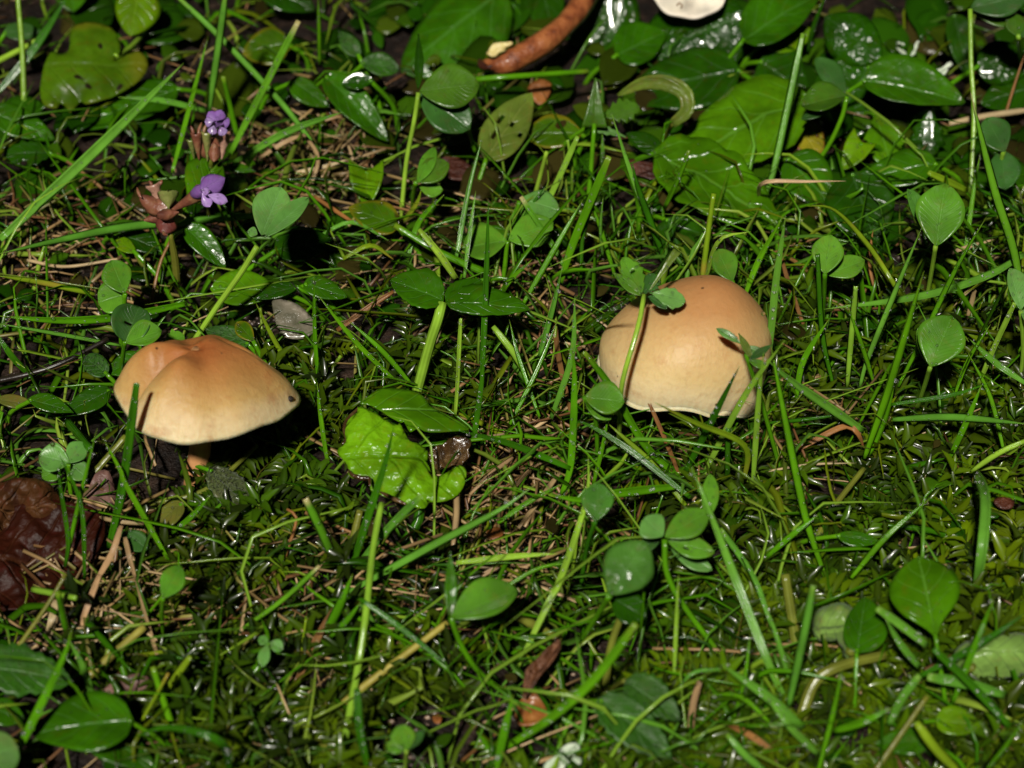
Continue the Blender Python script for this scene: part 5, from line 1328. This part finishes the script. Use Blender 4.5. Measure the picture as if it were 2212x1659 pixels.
for e in MOSS:
    for _ in range(int(e[4] * .92)):
        a, r = R.uniform(0, 2 * pi), sqrt(R.random())
        mx_, my_ = e[0] + e[2] * r * cos(a), e[1] + e[3] * r * sin(a) + 20
        if any(in_ell(mx_, my_, s) for s in SOIL): continue
        if ((mx_ - 430) / 85) ** 2 + ((my_ - 1055) / 70) ** 2 < 1: continue
        dens = noise.noise(Vector((mx_ / 85., my_ / 70., 3.3))) + .35 * noise.noise(Vector((mx_ / 30., my_ / 26., 8.1)))
        if dens < .0 and R.random() < .9: continue
        shoot(mx_, my_, R.uniform(.65, 1.0) + .35 * max(0, dens))
M_MOSS = vcol_mat('moss_wet', rough=.3, trans=.48, spec=.4, coat=.35)
o = moss.build('moss', M_MOSS); tag(o, 'wet olive-green moss cushions with translucent leafy shoots', 'moss', kind='stuff')

def rand_screen(margin=230):
    return R.uniform(-margin - 120, 2212 + margin + 120), R.uniform(-margin, 1659 + margin)
CAPS = [(450, 850, 215, 135), (1490, 765, 195, 165)]
filler = MB()
def filler_blade(x, y, L, w, lean, az, c, top=.009):
    p = U(x, y, 0); p.z = ground_h(p.x, p.y) - .0005
    d = Vector((cos(az) * sin(lean), sin(az) * sin(lean), cos(lean)))
    kx, ky = R.gauss(0, .10) * L, R.gauss(0, .10) * L
    e1 = p + d * L * .5 + Vector((kx, ky, .12 * L)); e2 = p + d * L + Vector((-kx, -ky, -.10 * L)); e2.z = max(e2.z, .001); e1.z = max(e1.z, .0015); e1.z = min(e1.z, top); e2.z = min(e2.z, top)
    path = catmull([p, e1, e2], 6)
    sweep(filler, path, lambda t: w * (.7 + .3 * ss(0, .3, t)) * max(.06, 1 - max(0, (t - .5) / .5) ** 1.8), [(-1, .2), (0, -.2), (1, .2), (0, -.34)], roll=R.uniform(-.8, .8), vcol=c)
GP = [(.062, .20, .003), (.03, .12, .002), (.085, .22, .02), (.17, .29, .018), (.20, .30, .03), (.13, .18, .006), (.055, .17, .004)]
n = 0
while n < 3300:
    x, y = rand_screen()
    if any(in_ell(x, y - 10, s) for s in SOIL) and R.random() < .95: continue
    zone = 1.0
    if 1080 < x < 1720 and 360 < y < 1080: zone = 1.6
    elif x > 1560 and y > 800: zone = .42
    elif x < 900 and y > 1060: zone = .5
    elif x > 1650 and y > 420: zone = 1.3
    if y < 470 and x > 1080: zone = .22
    elif y < 330: zone = .5
    if R.random() > zone / 1.6: continue
    if any(in_ell(x, y - 130, (e[0], e[1], e[2] * .8, e[3] * .8)) for e in CAPS) and R.random() < .85: continue
    L = R.uniform(9, 26) * MM * (1.15 if zone > 1.2 else .9)
    if R.random() < .14: L *= 1.6
    c = R.choice(GP); f = R.uniform(.25, 1.15)
    filler_blade(x, y, L, (R.uniform(.16, .42) if R.random() < .8 else R.uniform(.4, .7)) * MM, R.uniform(.5, 1.5), R.uniform(0, 2 * pi), tuple(q * f for q in c), .013 if zone > 1.2 else .008); n += 1
for _ in range(330):                       # long fine arching blades over the tangle
    x, y = R.uniform(900, 2350) if R.random() < .72 else R.uniform(-100, 900), R.uniform(420, 1750)
    if any(in_ell(x, y - 120, e) for e in CAPS) or in_ell(x, y, (870, 1060, 170, 190)): continue
    if (x > 1560 and y > 800 or x < 900 and y > 1060) and R.random() < .8: continue
    c = R.choice([(.085, .25, .004), (.10, .27, .02), (.20, .36, .03), (.06, .20, .003)]); f = R.uniform(.6, 1.1)
    filler_blade(x, y, R.uniform(24, 48) * MM, R.uniform(.2, .42) * MM, R.uniform(.45, 1.25), R.uniform(0, 2 * pi), tuple(q * f for q in c), R.uniform(.008, .02))
for _ in range(700):                       # the lawn goes on beyond the picture
    filler_blade(R.uniform(-700, 2900), R.uniform(-750, -150), R.uniform(9, 26) * MM, R.uniform(.2, .5) * MM, R.uniform(.5, 1.5), R.uniform(0, 2 * pi), R.choice(GP))
o = filler.build('grass', vcol_mat('grass_filler', rough=.22, trans=.22, spec=.35)); tag(o, 'tangle of fine short green grass between the larger blades', 'grass', kind='stuff')

litter = MB()
LZ = [(1120, 1080, 170, 200, 3.0), (230, 1250, 140, 180, 2.4), (700, 1330, 300, 160, 1.6), (660, 360, 150, 110, 1.6), (150, 560, 200, 150, 1.6), (1000, 560, 260, 160, 1.0), (1180, 700, 150, 200, 1.0), (1650, 950, 200, 150, .8)]
TP = [(.30, .19, .08), (.20, .105, .04), (.40, .28, .14), (.12, .055, .02), (.24, .16, .06), (.18, .16, .035)]
n = 0
while n < 1500:
    if R.random() < .62:
        e = R.choices(LZ, [q[4] for q in LZ])[0]; a, r = R.uniform(0, 6.283), sqrt(R.random()); x, y = e[0] + e[2] * r * cos(a), e[1] + e[3] * r * sin(a)
    else: x, y = rand_screen()
    if any(in_ell(x, y, s) for s in SOIL[:1]) and R.random() < .8: continue
    p = U(x, y, 0); gz = ground_h(p.x, p.y)
    az = R.uniform(0, pi); L = R.uniform(4, 24) * MM; d = Vector((cos(az), sin(az), R.uniform(-.1, .22)))
    p.z = gz + R.uniform(.5, 6.5) * MM
    f = R.uniform(.55, 1.3); c = tuple(q * f for q in R.choice(TP)); w = R.uniform(.10, .36) * MM
    sweep(litter, [p - d * L * .5, p + Vector((R.gauss(0, .3), R.gauss(0, .3), .3)) * MM, p + d * L * .5], lambda t: w, [(-1, .15), (0, -.1), (1, .15), (0, -.3)], roll=R.uniform(-.6, .6), vcol=c); n += 1
o = litter.build('thatch_litter', vcol_mat('thatch', rough=.42, trans=.08)); tag(o, 'scattered short bits of dry straw thatch on the soil', 'thatch', kind='stuff')

und = MB()
n = 0
while n < 800:
    x, y = rand_screen(120)
    if y > 700 and R.random() < .78: continue
    if any(in_ell(x, y, s) for s in SOIL) and R.random() < .9: continue
    if any(in_ell(x, y - 40, e) for e in CAPS): continue
    az = R.uniform(0, 2 * pi); L = R.uniform(28, 75)
    if y < 460 and (x > 1080 or R.random() < .25) and R.random() < .6: L = R.uniform(90, 165)
    w = L * R.uniform(.24, .38)
    c = R.choice([(.014, .065, .001), (.022, .085, .002), (.04, .11, .003), (.05, .085, .004), (.045, .038, .008)]); f = R.uniform(.35, 1.0)
    leaf_mesh(und, R.choice(['ovate', 'ellip', 'obov', 'lance']), (x, y), (x + L * cos(az), y + L * sin(az) * .8), w, w, R.uniform(2.0, 5.5), f=R.uniform(.0, .4), nt=6, nw=2, rip=.04, cup=R.uniform(-.3, .3), droop=R.uniform(0, .25), seed=n, vcol=tuple(q * f for q in c)); n += 1
o = und.build('undergrowth_leaves', vcol_mat('undergrowth', rough=.24, trans=.2, bump=.0003, spec=.3), solid=.2); tag(o, 'small dark leaves of the undergrowth filling the gaps near the soil', 'leaves', kind='stuff')

crumb = MB()
for _ in range(900):
    if R.random() < .6:
        e = R.choice(SOIL); a, r = R.uniform(0, 6.283), sqrt(R.random()); x, y = e[0] + e[2] * 1.1 * r * cos(a), e[1] + e[3] * 1.1 * r * sin(a)
    else: x, y = rand_screen()
    p = U(x, y, 0); p.z = ground_h(p.x, p.y) + .0001
    r = R.uniform(.2, .75) * MM * (1 if R.random() < .85 else 1.6); f = R.uniform(.5, 1.5)
    c = (.05 * f, .033 * f, .026 * f) if R.random() < .9 else (.22 * f, .15 * f, .10 * f)
    i0 = len(crumb.v); uvsphere(crumb, p, r, 6, 4, sq=(1, R.uniform(.6, 1), R.uniform(.5, .9)), vcol=c)
    for i in range(i0, len(crumb.v)):
        q = Vector(crumb.v[i]); crumb.v[i] = tuple(p + (q - p) * (1 + .5 * fnoise(q, 1500, 2)))
o = crumb.build('soil_crumbs', vcol_mat('crumbs', rough=.5, trans=0.0, coat=.2)); tag(o, 'crumbs of dark wet soil and grit', 'soil', kind='stuff')

# dew: fine droplets along the blades, then the few big beads one by one
dew = MB()
for path, hw in dew_paths:
    n = len(path) - 1
    for _ in range(int(4 + n * .55)):
        t = R.uniform(.12, .97) * n; i = min(int(t), n - 1); p = path[i].lerp(path[i + 1], t - i)
        T = (path[i + 1] - path[i]).normalized(); v = (CAM - p).normalized(); W = T.cross(v).normalized(); Nn = W.cross(T)
        if Nn.dot(v) < 0: Nn = -Nn
        r = R.uniform(.10, .26) * MM * (1.5 if R.random() < .1 else 1)
        uvsphere(dew, p + W * hw * R.uniform(-.75, .75) + Nn * r * .45, r, 8, 6)
for ob in list(COL.objects):
    if ob.type == 'MESH' and ob.parent and (ob.name.startswith('leaf_blade') or ob.name.startswith('leaflet') or ob.name.startswith('petal')):
        me = ob.data; org = ob.parent.location
        for _ in range(R.randint(3, 16)):
            pl = me.polygons[R.randrange(len(me.polygons))]
            p = me.vertices[pl.vertices[0]].co.lerp(me.vertices[pl.vertices[2]].co, R.random()) + org
            nn = pl.normal if pl.normal.z > 0 else -pl.normal
            r = R.uniform(.07, .2) * MM * (1.7 if R.random() < .08 else 1)
            uvsphere(dew, p + nn * r * .35, r, 8, 6)
o = dew.build('dew', M_DEW); tag(o, 'fine dew droplets beading the grass blades', 'dew', kind='stuff')
BEADS = [(114, 960, 25, 11, 'large glowing water bead hanging on a dark blade above the crumpled glaucous clover'), (373, 372, 8, 9, 'round water bead at the foot of the thin beaded blade beside the purple flowers'), (12, 546, 15, 11, 'big water bead on the pale level blade at the frame edge'),
 (243, 487, 12.5, 9, 'flattened water bead in the middle of the pale level blade'), (403, 657, 8, 8, 'water bead at the end of the green blade above the lobed mushroom'), (1451, 1015, 9, 8, 'lime water bead under the blade in front of the domed mushroom'), (1699, 990, 10, 11, 'bright white-lit water bead hanging beside the long green blade'),
 (2066, 577, 30, 10, 'water bead swelling on the tall blade over the moss'), (1991, 619, 36, 9, 'water bead near the tip of the thick tussock blade'), (1948, 818, 9, 8, 'water bead near the foot of the tall blade over the moss'), (1515, 1058, 27, 9, 'bright water bead on the dark bluish blade behind the clover cluster'),
 (1556, 1441, 18, 9, 'white glinting water bead on the tip of the wide bluish blade'), (1648, 678, 44, 8, 'clear water bead on the blade at the rim of the domed mushroom'), (2013, 897, 10.5, 5, 'tiny dark bead on the level bluish blade'), (1756, 1290, 28.5, 7, 'small water bead near the cut top of the bluish blade'),
 (661, 1334, 9, 6, 'tiny lime spore capsule bead on a thread-thin moss stalk'), (683, 969, 6, 5, 'small glinting water bead in the moss below the lobed mushroom rim')]
for x, y, z, r, lab in BEADS:
    c = U(x, y, z); mb = MB()
    uvsphere(mb, Vector((0, 0, 0)), r * .5 * 1.7 * pxsize(c) * .62, 20, 14, sq=(1, 1, 1.12))
    cap_ = lab.startswith('tiny lime spore')
    o = mb.build('spore_capsule' if cap_ else 'water_bead', LEAF['l'] if cap_ else (GREEN['k'][1] if 'dark bead' in lab else M_WATER)); o.location = c
    tag(o, lab, 'capsule' if cap_ else 'water drop', None if cap_ else 'water beads')
    if cap_:
        pb = MB(); sweep(pb, pix_path(parse('648,1430 655,1380 661,1337'), (2, 9), 8), lambda t: .2 * MM, ROUND)
        q = pb.build('capsule_stalk', GREEN['y'][1], origin=tuple(c), parent=o)
